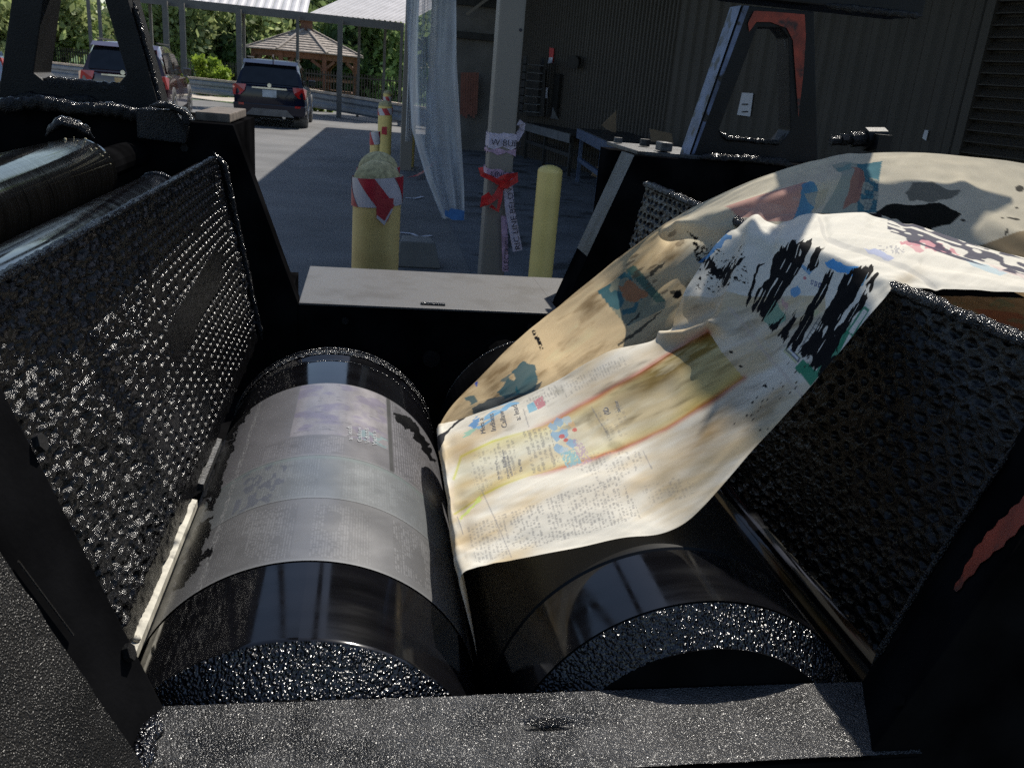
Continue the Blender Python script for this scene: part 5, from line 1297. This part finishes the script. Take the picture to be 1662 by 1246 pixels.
    for i, (hx, hy) in enumerate(hexes):
        e = ell(X, Y, hx, hy, 8, 6, -.4); C = blend(C, stroke_mask(X, Y, [(hx - 8, hy), (hx - 3, hy - 7), (hx + 7, hy - 6), (hx + 8, hy + 3), (hx + 2, hy + 8)], 2, i, 4), [.22, .46, .70] if i % 3 < 2 else [.50, .64, .72], .7)
    for hx, hy, a_, b_ in ((911, 704, 5, 3), (917, 709, 4, 2.5), (932, 694, 4, 3)): C = blend(C, ell(X, Y, hx, hy, a_, b_, -.2) < 1, [.70, .14, .12], .85)
    C = blend(C, inpoly(X, Y, [(908, 730), (930, 722), (944, 748), (920, 758)]) & (fbm(X / 3, Y / 3, 91, 2) > .35), [.28, .55, .60], .8)
    C = blend(C, inpoly(X, Y, [(928, 706), (944, 712), (960, 745), (946, 752), (932, 728)]) & (fbm(X / 2.2, Y / 2.2, 92, 2) > .5), [.52, .38, .50], .7)
    C = blend(C, stroke_mask(X, Y, [(922, 682), (930, 680), (934, 688), (926, 692)], 2, 93, 4), [.78, .50, .25], .6)
    C = blend(C, inpoly(X, Y, [(855, 658), (866, 652), (872, 664), (859, 671)]), [.20, .50, .66], .8)
    C = blend(C, inpoly(X, Y, [(866, 651), (880, 643), (886, 656), (873, 664)]) & (fbm(X / 2.5, Y / 2.5, 94, 2) > .3), [.66, .22, .27], .8)
    # blue and green bruises near the nip
    for P_, cl in (([(762, 690), (772, 676), (782, 680), (775, 698)], [.08, .30, .62]), ([(774, 695), (800, 668), (835, 652), (842, 654), (812, 674), (782, 698)], [.20, .48, .74]), ([(790, 668), (830, 650), (845, 648), (800, 664)], [.38, .62, .80]), ([(752, 704), (775, 696), (770, 702), (754, 712)], [.32, .58, .45]), ([(748, 838), (778, 800), (782, 806), (752, 846)], [.62, .72, .20])):
        C = blend(C, stroke_mask(X, Y, P_, 4, int(P_[0][0]), 5, -.5), cl, .85)
    C = blend(C, stroke_mask(X, Y, [(708, 712), (722, 703), (742, 684), (762, 668), (770, 668), (750, 682), (733, 696), (722, 712), (716, 732), (708, 730)], 1.2, 3, 5), [.045, .045, .048], 1)
    # ---- printed page on the upper slope ----
    st = math.radians(119)
    d, _ = dist_line(X, Y, [(1190, 505), (1240, 570), (1300, 640)]); C = blend(C, d < 3, [.62, .52, .45], .45)
    d, _ = dist_line(X, Y, [(1215, 520), (1262, 580)]); C = blend(C, d < 2, [.62, .58, .5], .3)
    C = blend(C, stroke_mask(X, Y, [(1240, 505), (1255, 486), (1268, 500), (1276, 520), (1258, 534), (1240, 522)], 4, 41, 8), [.14, .38, .27], .75)
    C = blend(C, stroke_mask(X, Y, [(1270, 482), (1280, 492), (1276, 504), (1268, 496)], 3, 42, 6), [.62, .33, .36], .6)
    C = blend(C, stroke_mask(X, Y, [(1284, 470), (1296, 464), (1300, 476), (1290, 484), (1284, 480)], 2, 43, 5), [.10, .34, .62], .85)
    C = blend(C, inpoly(X, Y, [(1293, 426), (1297, 424), (1318, 440), (1313, 446)]), [.10, .33, .55], .8)
    C = blend(C, ell(X, Y, 1306, 451, 2.4, 3, 0) < 1, [.6, .12, .15], .8)
    for k in range(3):
        bx = 1318 + k * 6; by = 457 + k * 2.5
        C = blend(C, inpoly(X, Y, [(bx - 2, by - 4), (bx + 2.5, by - 3), (bx + 1, by + 5), (bx - 3, by + 4)]) & ~inpoly(X, Y, [(bx - .6, by - 2), (bx + 1, by - 1.6), (bx, by + 3), (bx - 1.4, by + 2.4)]), [.06, .09, .25], .9)
    C = blend(C, stroke_mask(X, Y, [(1338, 428), (1352, 424), (1372, 436), (1392, 440), (1384, 450), (1372, 446), (1352, 440)], 3, 44, 6), [.04, .36, .80], .9)
    C = blend(C, stroke_mask(X, Y, [(1400, 450), (1410, 448), (1402, 464), (1392, 470)], 2, 45, 6), [.10, .36, .58], .85)
    C = blend(C, inpoly(X, Y, [(1272, 570), (1278, 562), (1302, 580), (1292, 592)]), [.60, .60, .32], .8)
    d, _ = dist_line(X, Y, [(1276, 568), (1296, 588), (1299, 582), (1279, 564), (1276, 568)]); C = blend(C, d < 1, [.05, .07, .15], .9)
    C = blend(C, inpoly(X, Y, [(1279, 567), (1281, 565), (1297, 581), (1295, 585)]), [.74, .74, .76], 1)
    grn = [.035, .27, .15]
    C = blend(C, inpoly(X, Y, [(1291, 598), (1304, 584), (1330, 606), (1314, 624)]), grn, .95)
    C = blend(C, inpoly(X, Y, [(1324, 600), (1368, 532), (1380, 540), (1338, 612)]), grn, .9)
    C = blend(C, inpoly(X, Y, [(1374, 540), (1402, 498), (1412, 503), (1384, 548)]) & ~inpoly(X, Y, [(1378, 539), (1402, 503), (1408, 506), (1384, 543)]), grn, .9)
    C = blend(C, stroke_mask(X, Y, [(1350, 560), (1385, 520), (1368, 560), (1330, 590)], 3, 46, 6, st), grn, .7)
    for k in range(7): C = blend(C, (dist_line(X, Y, [(1300 + k * 5, 562 - k * 7.5), (1306 + k * 5, 566 - k * 7.5)])[0] < 1), [.1, .1, .1], .7)
    d, _ = dist_line(X, Y, [(1296, 570), (1330, 515)]); C = blend(C, d < 1, [.12, .12, .12], .7)
    C = blend(C, stroke_mask(X, Y, [(1318, 505), (1324, 500), (1330, 506), (1322, 514)], 1, 47, 6), [.62, .62, .35], .7)
    strokes = [[(1262, 408), (1290, 396), (1320, 393), (1312, 412), (1296, 436), (1280, 462), (1262, 490), (1240, 518), (1217, 500), (1230, 468), (1248, 448), (1250, 425)],
               [(1232, 424), (1236, 428), (1214, 492), (1209, 492)], [(1326, 403), (1338, 404), (1330, 425), (1316, 442), (1310, 432), (1318, 420)],
               [(1344, 438), (1354, 444), (1342, 474), (1322, 512), (1292, 570), (1278, 560), (1300, 522), (1326, 474)],
               [(1372, 446), (1398, 440), (1418, 440), (1392, 476), (1364, 520), (1330, 586), (1308, 580), (1296, 572), (1326, 530), (1352, 484)],
               [(1404, 476), (1410, 484), (1390, 512), (1356, 566), (1332, 604), (1312, 592), (1345, 552), (1378, 508)],
               [(1262, 520), (1276, 508), (1262, 534), (1254, 540), (1243, 528)], [(1292, 508), (1292, 520), (1276, 556), (1262, 546), (1280, 524)],
               [(1342, 586), (1360, 566), (1352, 590), (1334, 612), (1322, 606)],
               [(1422, 446), (1428, 450), (1410, 476), (1404, 470)],
               [(1138, 424), (1152, 414), (1162, 428), (1180, 420), (1190, 436), (1215, 424), (1192, 452), (1176, 466), (1160, 448)], [(1152, 438), (1176, 430), (1172, 452)]]
    for i, P_ in enumerate(strokes): C = blend(C, stroke_mask(X, Y, P_, 4.5, 60 + i, 6, st), INKC)
    e = (Y < 470) & (Y > 380) & (X > 1128) & (X < 1215); C = blend(C, e & (fbm(X / 5, Y / 4, 99, 3) > .66) & (Y > 395 + (X - 1130) * .1), INKC)
    C = blend(C, stroke_mask(X, Y, [(1136, 418), (1176, 380), (1186, 378), (1146, 420)], 3, 48, 5), [.06, .28, .60], .85)
    # ---- flat top with headline print ----
    C = blend(C, stroke_mask(X, Y, [(1460, 392), (1500, 390), (1530, 398), (1560, 412), (1535, 412), (1500, 402), (1462, 398)], 3, 49, 6) & (vn(X / 5, Y / 4, 5) > .25), [.68, .22, .28], .75)
    C = blend(C, stroke_mask(X, Y, [(1475, 400), (1492, 398), (1500, 408), (1486, 410)], 4, 50, 6), [.72, .30, .34], .7)
    C = blend(C, stroke_mask(X, Y, [(1402, 398), (1428, 402), (1452, 416), (1444, 418), (1420, 408)], 2, 51, 6), [.42, .48, .74], .7)
    C = blend(C, stroke_mask(X, Y, [(1560, 418), (1600, 430), (1636, 444), (1622, 446), (1580, 432)], 2, 52, 6), [.50, .66, .72], .7)
    C = blend(C, stroke_mask(X, Y, [(1600, 426), (1662, 446), (1662, 452), (1620, 440)], 2, 53, 6), [.74, .54, .52], .5)
    C = blend(C, inpoly(X, Y, [(1425, 396), (1465, 400), (1470, 412), (1430, 408)]) & (vn(X / 2.4, Y / 1.8, 6) > .62), [.3, .3, .34], .6)
    C = blend(C, (dist_line(X, Y, [(1330, 362), (1340, 385), (1400, 402), (1470, 430), (1520, 466)])[0] < 3.5), [.45, .44, .42], .35)
    dd, _ = dist_line(X, Y, [(1395, 352), (1440, 366), (1500, 388), (1560, 408), (1662, 436), (1760, 460)])
    br = (dd < 13) & (vn((X + 2.2 * Y) / 30, (Y - .35 * X) / 2.6, 17) > .46) & (X > 1440); C = blend(C, br, [.05, .05, .09], .9)
    # spots
    r = np.random.default_rng(3)
    for k in range(26):
        t = r.random(); sx = 1215 + 90 * t + r.normal() * 12; sy = 690 - 95 * t + r.normal() * 14; C = blend(C, ell(X, Y, sx, sy, r.uniform(1, 3.6), r.uniform(.7, 1.6), -.8) < 1, [.06, .05, .04], .9)
    for sx, sy in ((1203, 595), (1185, 570), (1243, 628), (1440, 492)): C = blend(C, ell(X, Y, sx, sy, 4, 2, .4) < 1, INKC)
    return np.clip(C, 0, 1)
def paintB(X, Y):
    C = np.ones(X.shape + (3,)) * np.array([.98, .75, .44])  # tan base carries the warm light coming through the sheet
    a = math.radians(-38); c, s = math.cos(a), math.sin(a); U = X * c + Y * s; W = -X * s + Y * c
    C *= (.80 + .36 * fbm(U / 60, W / 10, 4, 5))[..., None]
    m = np.clip((X - 1060) / 60, 0, 1)[..., None] * np.clip((470 - Y) / 60, 0, 1)[..., None]; C = C * (1 - m) + np.array([.88, .79, .60]) * (.92 + .12 * fbm(U / 60, W / 10, 5, 3))[..., None] * m  # sunlit upper right painted paler
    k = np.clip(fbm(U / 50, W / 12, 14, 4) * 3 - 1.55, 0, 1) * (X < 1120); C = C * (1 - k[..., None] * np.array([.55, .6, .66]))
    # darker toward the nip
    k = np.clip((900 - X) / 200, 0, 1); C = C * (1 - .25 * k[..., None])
    teal = [.02, .15, .20]
    C = blend(C, stroke_mask(X, Y, [(830, 600), (848, 582), (866, 586), (876, 612), (862, 640), (840, 640)], 5, 2, 9), teal, .85)
    C = blend(C, stroke_mask(X, Y, [(806, 630), (822, 612), (838, 614), (842, 640), (818, 646)], 6, 3, 9), teal, .85)
    C = blend(C, stroke_mask(X, Y, [(754, 644), (768, 640), (778, 650), (762, 658)], 5, 4, 9), teal, .8)
    C = blend(C, stroke_mask(X, Y, [(764, 662), (800, 640), (850, 636), (880, 615), (868, 640), (800, 664), (770, 672)], 5, 5, 9), [.03, .08, .12], .85)
    C = blend(C, stroke_mask(X, Y, [(808, 612), (830, 598), (820, 612)], 4, 6, 7), teal, .7)
    C = blend(C, stroke_mask(X, Y, [(769, 620), (775, 616), (773, 626)], 1, 7, 7), [.02, .10, .5], .9)
    C = blend(C, (dist_line(X, Y, [(866, 537), (872, 548), (878, 562)])[0] < 3.2) & (fbm(X / 3, Y / 3, 8, 2) > .35), INKC)
    P_ = [(969, 472), (1027, 430), (1046, 452), (1080, 488), (1078, 500), (1018, 526)]
    ins = inpoly(X, Y, P_); C = blend(C, ins, [.22, .32, .27], .7)
    C = blend(C, ins & (fbm(X / 20, Y / 20, 9, 3) + (X - 1030) * -.004 > .56), [.02, .20, .26], .8)
    C = blend(C, stroke_mask(X, Y, [(1000, 460), (1020, 452), (1050, 476), (1030, 490), (1012, 484)], 5, 10, 9), [.66, .27, .12], .85)
    C = blend(C, inpoly(X, Y, [(1015, 437), (1028, 429), (1080, 488), (1064, 490)]), [.07, .19, .16], .8)
    for P_ in ([(1018, 520), (1040, 500), (1034, 512), (1012, 528)], [(1000, 560), (1040, 528), (1078, 500), (1040, 536), (1005, 562)], [(1048, 440), (1076, 420), (1066, 434), (1050, 446)], [(1086, 470), (1104, 468), (1100, 478), (1088, 476)]):
        C = blend(C, stroke_mask(X, Y, P_, 3, int(P_[0][0]), 5), [.03, .04, .04], .85)
    C = blend(C, ell(X, Y, 1099, 478, 8, 6, -.5) < 1, INKC)
    for k_ in range(14):
        r = np.random.default_rng(k_); C = blend(C, ell(X, Y, 1050 + r.normal() * 26, 440 + r.normal() * 18, r.uniform(4, 12), r.uniform(1.5, 4), -.5) + fbm(X / 4, Y / 4, k_, 2) < 1.3, [.16, .11, .07], .6)
    # splatter where the sheets touch
    C = blend(C, inpoly(X, Y, [(1118, 380), (1160, 396), (1150, 430), (1128, 420)]) & (fbm(X / 4, Y / 3, 12, 3) > .56), INKC)
    C = blend(C, stroke_mask(X, Y, [(1130, 424), (1170, 390), (1182, 376), (1190, 378), (1140, 426)], 2, 13, 5), [.04, .22, .50], .85)
    # pink and blue block
    ins = inpoly(X, Y, [(1178, 342), (1230, 322), (1300, 303), (1318, 330), (1300, 358), (1200, 360)])
    C = blend(C, ins, [.72, .38, .32], .85); C = blend(C, ins & (vn(X / 30, Y / 4, 3) > .7), [.76, .55, .48], .5)
    C = blend(C, stroke_mask(X, Y, [(1292, 312), (1308, 304), (1322, 318), (1318, 360), (1286, 358), (1298, 335)], 3, 15, 7), [.06, .36, .58], .85)
    # picture: teal with red
    P_ = [(1350, 268), (1375, 262), (1432, 261), (1422, 345), (1330, 350), (1348, 320), (1360, 292)]
    ins = inpoly(X, Y, P_); C = blend(C, ins, [.34, .42, .36], .7)
    C = blend(C, ins & (X > 1392) & ((fbm(X / 16, Y / 16, 16, 3) > .42) | (Y < 285)), [.03, .22, .29], .85)
    C = blend(C, stroke_mask(X, Y, [(1382, 272), (1400, 278), (1402, 300), (1392, 330), (1370, 340), (1378, 300)], 5, 17, 9), [.50, .20, .14], .8)
    C = blend(C, stroke_mask(X, Y, [(1356, 276), (1384, 264), (1380, 284), (1358, 286)], 3, 18, 7), [.20, .40, .38], .7)
    gl_ = ins & (X > 1402) & (((X * .96 + Y * .3) % 6 < 1) | ((Y - .1 * X) % 7 < 1)) & (Y > 285); C = blend(C, gl_, [.02, .06, .12], .6)
    C = blend(C, inpoly(X, Y, [(1300, 322), (1340, 312), (1338, 330), (1312, 350), (1322, 336)]) , [.70, .60, .40], .6)
    # black pools
    C = blend(C, stroke_mask(X, Y, [(1418, 346), (1440, 332), (1480, 328), (1525, 327), (1562, 345), (1540, 364), (1505, 376), (1468, 364), (1440, 352)], 5, 21, 14), [.014, .014, .010])
    C = blend(C, stroke_mask(X, Y, [(1328, 346), (1430, 347), (1430, 353), (1330, 350)], 1.5, 22, 9), [.03, .02, .02])
    C = blend(C, stroke_mask(X, Y, [(1472, 310), (1482, 298), (1512, 296), (1534, 306), (1558, 312), (1552, 320), (1516, 326), (1480, 322)], 4, 23, 9), [.17, .165, .135], .85)
    for sx, sy, aa, bb_ in ((1656, 305, 7, 5), (1645, 355, 12, 2), (1650, 337, 3, 2), (1564, 356, 4, 2), (1626, 355, 3, 1.6), (1630, 380, 2, 5)): C = blend(C, ell(X, Y, sx, sy, aa, bb_, .15) < 1, INKC, .9)
    C = np.where(((Y > 395 + (1600 - X) * .3) & (X > 1500))[..., None], C * np.array([.45, .38, .30]), C)  # lower right painted darker brown for the shade under the web
    return np.clip(C, 0, 1)

def build_sheet(name, rows, ns, nt, paint, m, label, wr=.0012, seed=0, creases=()):
    G = sheet_grid(rows, ns, nt)
    # soft wrinkles along surface normal
    du = np.gradient(G, axis=0); dv = np.gradient(G, axis=1); N = np.cross(du, dv); N /= np.linalg.norm(N, axis=2)[..., None] + 1e-12
    X, Y = proj(G)
    u = np.linspace(0, 1, ns)[:, None] * np.ones((1, nt)); v = np.ones((ns, 1)) * np.linspace(0, 1, nt)[None, :]
    wv = (fbm(u * 9 + v * 3, v * 5 - u * 2, seed, 3) - .5) * wr * 4 + (fbm(u * 30, v * 9, seed + 4, 2) - .5) * wr
    for P_, hgt, wid in creases:
        d_, s_ = dist_line(X, Y, P_); wv = wv + hgt * np.exp(-(d_ / wid) ** 2)
    sgn_ = -1.0 if np.mean(np.sum(N * (G - CAM), axis=2)) > 0 else 1.0
    N = N * sgn_
    fade = np.clip(u * 8, 0, 1); G = G + N * (wv * fade)[..., None]
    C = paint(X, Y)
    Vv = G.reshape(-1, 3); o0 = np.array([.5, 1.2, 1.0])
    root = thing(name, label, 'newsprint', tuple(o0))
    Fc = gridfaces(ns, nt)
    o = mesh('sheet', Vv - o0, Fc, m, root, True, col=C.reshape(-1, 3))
    return root, Vv, Fc
webA, VA, FA_ = build_sheet('paper_web', A_rows, 1080, 600, paintA, PAPER, 'white newsprint web with stories, yellow panel and black ink strokes draped over the guard', .0022, 3,
    [([(1226, 362), (1214, 410), (1192, 470), (1172, 530)], .012, 13), ([(1196, 372), (1172, 420), (1150, 470)], -.008, 12), ([(1076, 546), (1115, 543), (1160, 528)], .010, 9), ([(1150, 500), (1120, 520), (1085, 530)], -.006, 10),
     ([(1228, 385), (1290, 400), (1350, 416), (1450, 462)], .006, 14), ([(1335, 360), (1345, 388), (1410, 406), (1480, 440), (1520, 466)], -.004, 7), ([(1300, 352), (1345, 362), (1400, 360)], .008, 12),
     ([(1262, 366), (1252, 400), (1236, 420)], -.006, 8), ([(740, 790), (830, 752), (960, 700), (1080, 640)], -.0035, 30), ([(745, 900), (900, 830), (1080, 770)], .0035, 40), ([(1480, 372), (1560, 400), (1662, 430)], .004, 8), ([(1500, 425), (1600, 445), (1662, 458)], -.003, 7)])
webB, VB, FB_ = build_sheet('paper_web', B_rows, 560, 240, paintB, PAPERB, 'stained newsprint web tinted tan for light through it, curling behind the white one with a black ink pool', .002, 9,
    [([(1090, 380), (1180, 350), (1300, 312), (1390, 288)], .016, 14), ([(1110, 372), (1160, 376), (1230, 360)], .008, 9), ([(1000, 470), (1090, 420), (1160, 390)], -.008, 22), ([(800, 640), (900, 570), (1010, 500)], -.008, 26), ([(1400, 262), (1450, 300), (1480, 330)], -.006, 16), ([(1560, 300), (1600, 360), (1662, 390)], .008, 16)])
# lower sheet, its shade painted brown, seen beneath the edge at the right
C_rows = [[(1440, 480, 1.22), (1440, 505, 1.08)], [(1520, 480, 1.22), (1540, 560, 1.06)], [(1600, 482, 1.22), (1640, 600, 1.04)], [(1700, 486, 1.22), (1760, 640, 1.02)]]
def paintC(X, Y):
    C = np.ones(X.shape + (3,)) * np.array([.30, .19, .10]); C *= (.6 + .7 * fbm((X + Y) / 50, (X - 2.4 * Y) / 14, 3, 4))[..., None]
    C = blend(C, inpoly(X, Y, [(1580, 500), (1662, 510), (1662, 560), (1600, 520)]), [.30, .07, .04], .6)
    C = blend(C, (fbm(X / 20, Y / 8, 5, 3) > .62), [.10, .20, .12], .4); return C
webC, VC, FC_ = build_sheet('paper_web', C_rows, 120, 60, paintC, PAPERB, 'newsprint with shade painted in brown, hanging under the white web at the right picture edge', .001, 19)

# headline text laid on the paper
bvA = BVHTree.FromPolygons([Vector(v) for v in VA[::1].tolist()], FA_.tolist())
def text_on(body, px, py, size, ang, parent=None, m=PRINT, bv=bvA, sx=1.0):
    cu = bpy.data.curves.new('headline', 'FONT'); cu.body = body; cu.size = 1.0; cu.resolution_u = 2
    t = bpy.data.objects.new('headline', cu); COL.objects.link(t)
    dg = bpy.context.evaluated_depsgraph_get(); me = bpy.data.meshes.new_from_object(t.evaluated_get(dg)); bpy.data.objects.remove(t)
    c, s = math.cos(ang), math.sin(ang); o0 = np.array(parent.location); ok = True
    for v in me.vertices:
        x, y = v.co.x * size * sx, v.co.y * size
        qx = px + x * c + y * s; qy = py - x * s + y * c * -1.0 if False else py - (x * s + y * c) if False else py - x * s - y * c
        qx = px + x * c - y * s * 1.0 if False else px + x * c - y * s
        d = Vector(ray(qx, qy)); d.normalize()
        h = bv.ray_cast(Vector(CAM), d)
        if h[0] is None: ok = False; v.co = Vector((0, 0, 0)); continue
        n = h[1] if h[1].dot(d) < 0 else -h[1]
        v.co = h[0] + n * .0005 - Vector(o0)
    if not ok: return None
    me.materials.clear(); me.materials.append(m)
    o = bpy.data.objects.new('headline', me); COL.objects.link(o); o.parent = parent; return o
U90 = math.radians(98)
PB_ = mat('faint_print', (0.22, 0.22, 0.23), 0.8, var=.4, vs=300)
for body, px, py, sz, an in (('Mets a', 789, 703, 12, 100), ('Indians', 806, 699, 13, 100), ('Callaw', 824, 693, 13, 104), ('a: lead', 846, 681, 13, 106)):
    text_on(body, px, py, sz, math.radians(an), webA, PRINT, sx=.80)
for body, px, py, sz, an in (('the last line of a', 812, 778, 4.5, 100), ('Old name questions were', 828, 776, 4.2, 103), ('each and forgotten', 833, 772, 4.2, 103), ('Big Way', 822, 758, 5, 100), ('The Way', 849, 765, 5.2, 103), ('(ID', 990, 672, 9, 104), ('sector', 1008, 668, 7, 106)):
    text_on(body, px, py, sz * 1.35, math.radians(an), webA, PB_, sx=.8)
# pale mirrored type on the plate
VPp, FPp = cyl(LX, LZ, [(.2020, .85), (.2020, 1.43)], 200, -1.4, 1.4)
bvP = BVHTree.FromPolygons([Vector(v) for v in VPp.tolist()], FPp.tolist())
hp = thing('x', None, None); hp.location = tuple(PO)
for body, px, py, sz in (('Mets a', 612, 722, 11), ('Indians', 600, 719, 11), ('Callaw', 588, 717, 11), ('a: lead', 572, 714, 11)):
    o = text_on(body[::1], px, py, sz, math.radians(95), hp, PPRINT, bvP, sx=.8)
    if o: o.parent = plc; o.name = 'plate_type'
bpy.data.objects.remove(hp)

# ---- overhead arm added out of view, outlined to shade the paper ----
ZA = 2.25
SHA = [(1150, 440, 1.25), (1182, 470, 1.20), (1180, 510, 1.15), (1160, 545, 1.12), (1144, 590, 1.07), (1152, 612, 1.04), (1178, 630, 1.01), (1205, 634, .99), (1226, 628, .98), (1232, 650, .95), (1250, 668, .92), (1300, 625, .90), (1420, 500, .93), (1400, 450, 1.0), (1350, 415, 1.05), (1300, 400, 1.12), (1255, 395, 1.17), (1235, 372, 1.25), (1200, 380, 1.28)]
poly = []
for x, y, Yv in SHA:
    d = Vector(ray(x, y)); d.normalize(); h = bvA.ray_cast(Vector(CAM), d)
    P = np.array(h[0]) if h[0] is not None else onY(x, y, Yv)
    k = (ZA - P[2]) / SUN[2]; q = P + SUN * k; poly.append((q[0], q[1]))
def horiz_plate(poly, z, th, m, name, parent=None):
    n = len(poly); V = [(x, y, z) for x, y in poly] + [(x, y, z + th) for x, y in poly]
    return pm(name, V, [tuple(range(n)), tuple(range(2 * n - 1, n - 1, -1))] + [(i, n + i, n + (i + 1) % n, (i + 1) % n) for i in range(n)], m, parent)
shade_plate = horiz_plate(poly, ZA, .03, INK_MATT, 'paper_shade_plate')
bvB = BVHTree.FromPolygons([Vector(v) for v in VB.tolist()], FB_.tolist())
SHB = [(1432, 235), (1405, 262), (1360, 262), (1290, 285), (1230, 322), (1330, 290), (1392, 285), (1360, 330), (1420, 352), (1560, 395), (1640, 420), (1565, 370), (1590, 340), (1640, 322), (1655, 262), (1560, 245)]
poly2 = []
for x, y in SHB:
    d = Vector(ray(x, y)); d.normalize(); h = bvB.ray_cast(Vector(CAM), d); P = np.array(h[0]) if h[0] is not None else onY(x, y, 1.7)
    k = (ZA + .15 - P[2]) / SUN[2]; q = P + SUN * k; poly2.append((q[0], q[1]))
horiz_plate(poly2, ZA + .15, .03, INK_MATT, 'rear_web_shade_plate')  # second unseen plate, shaped to cast shade on the rear web
cA = np.mean(poly, 0); cB = np.mean(poly2, 0)
PB().bar((cA[0], cA[1], ZA + .04), (1.25, BY + .04, ZA + .06), .05, .05).bar((cB[0], cB[1], ZA + .2), (1.26, BY + .04, ZA + .2), .05, .05).build('shade_plate_strut', INK_MATT)  # struts added to carry the two shade plates
# right near corner upper mass: shades the near right frame
# unseen plate added above the left guard to shade its upper part
bvG = BVHTree.FromPolygons([Vector(v) for v in ((-.236, .5, 1.003), (-.236, 2.0, 1.003), (-.32, 2.0, 1.397), (-.32, .5, 1.397))], [(0, 1, 2, 3)])
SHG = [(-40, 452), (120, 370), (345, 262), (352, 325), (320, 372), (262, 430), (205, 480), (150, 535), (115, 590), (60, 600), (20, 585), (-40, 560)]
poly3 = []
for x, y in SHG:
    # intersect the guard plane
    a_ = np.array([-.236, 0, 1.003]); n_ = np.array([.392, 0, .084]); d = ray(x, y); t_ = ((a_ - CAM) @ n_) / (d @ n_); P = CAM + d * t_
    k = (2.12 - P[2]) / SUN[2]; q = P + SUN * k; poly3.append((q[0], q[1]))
print('rail', np.min(poly3, 0), np.max(poly3, 0))
horiz_plate(poly3, 2.12, .02, INK_MATT, 'guard_shade_plate')
def on_guard(x, y, z):
    a_ = np.array([-.236, 0, 1.003]); n_ = np.array([.392, 0, .084]); d = ray(x, y); P = CAM + d * (((a_ - CAM) @ n_) / (d @ n_)); return P + SUN * ((z - P[2]) / SUN[2])
hp_ = [on_guard(x, y, 2.12) for x, y in ((120, 540), (160, 590), (190, 640), (218, 700), (242, 760), (262, 815), (285, 880))]
m_ = PB()
for a_, b_, r0, r1 in zip(hp_[:-1], hp_[1:], (.010, .014, .017, .017, .014, .010), (.014, .017, .017, .014, .010, .006)): m_.tube(tuple(a_), tuple(b_), r0, r1, 12)
m_.build('guard_shade_rod', INK_MATT, None, True)  # unseen rod added to cast the dark streak on the guard
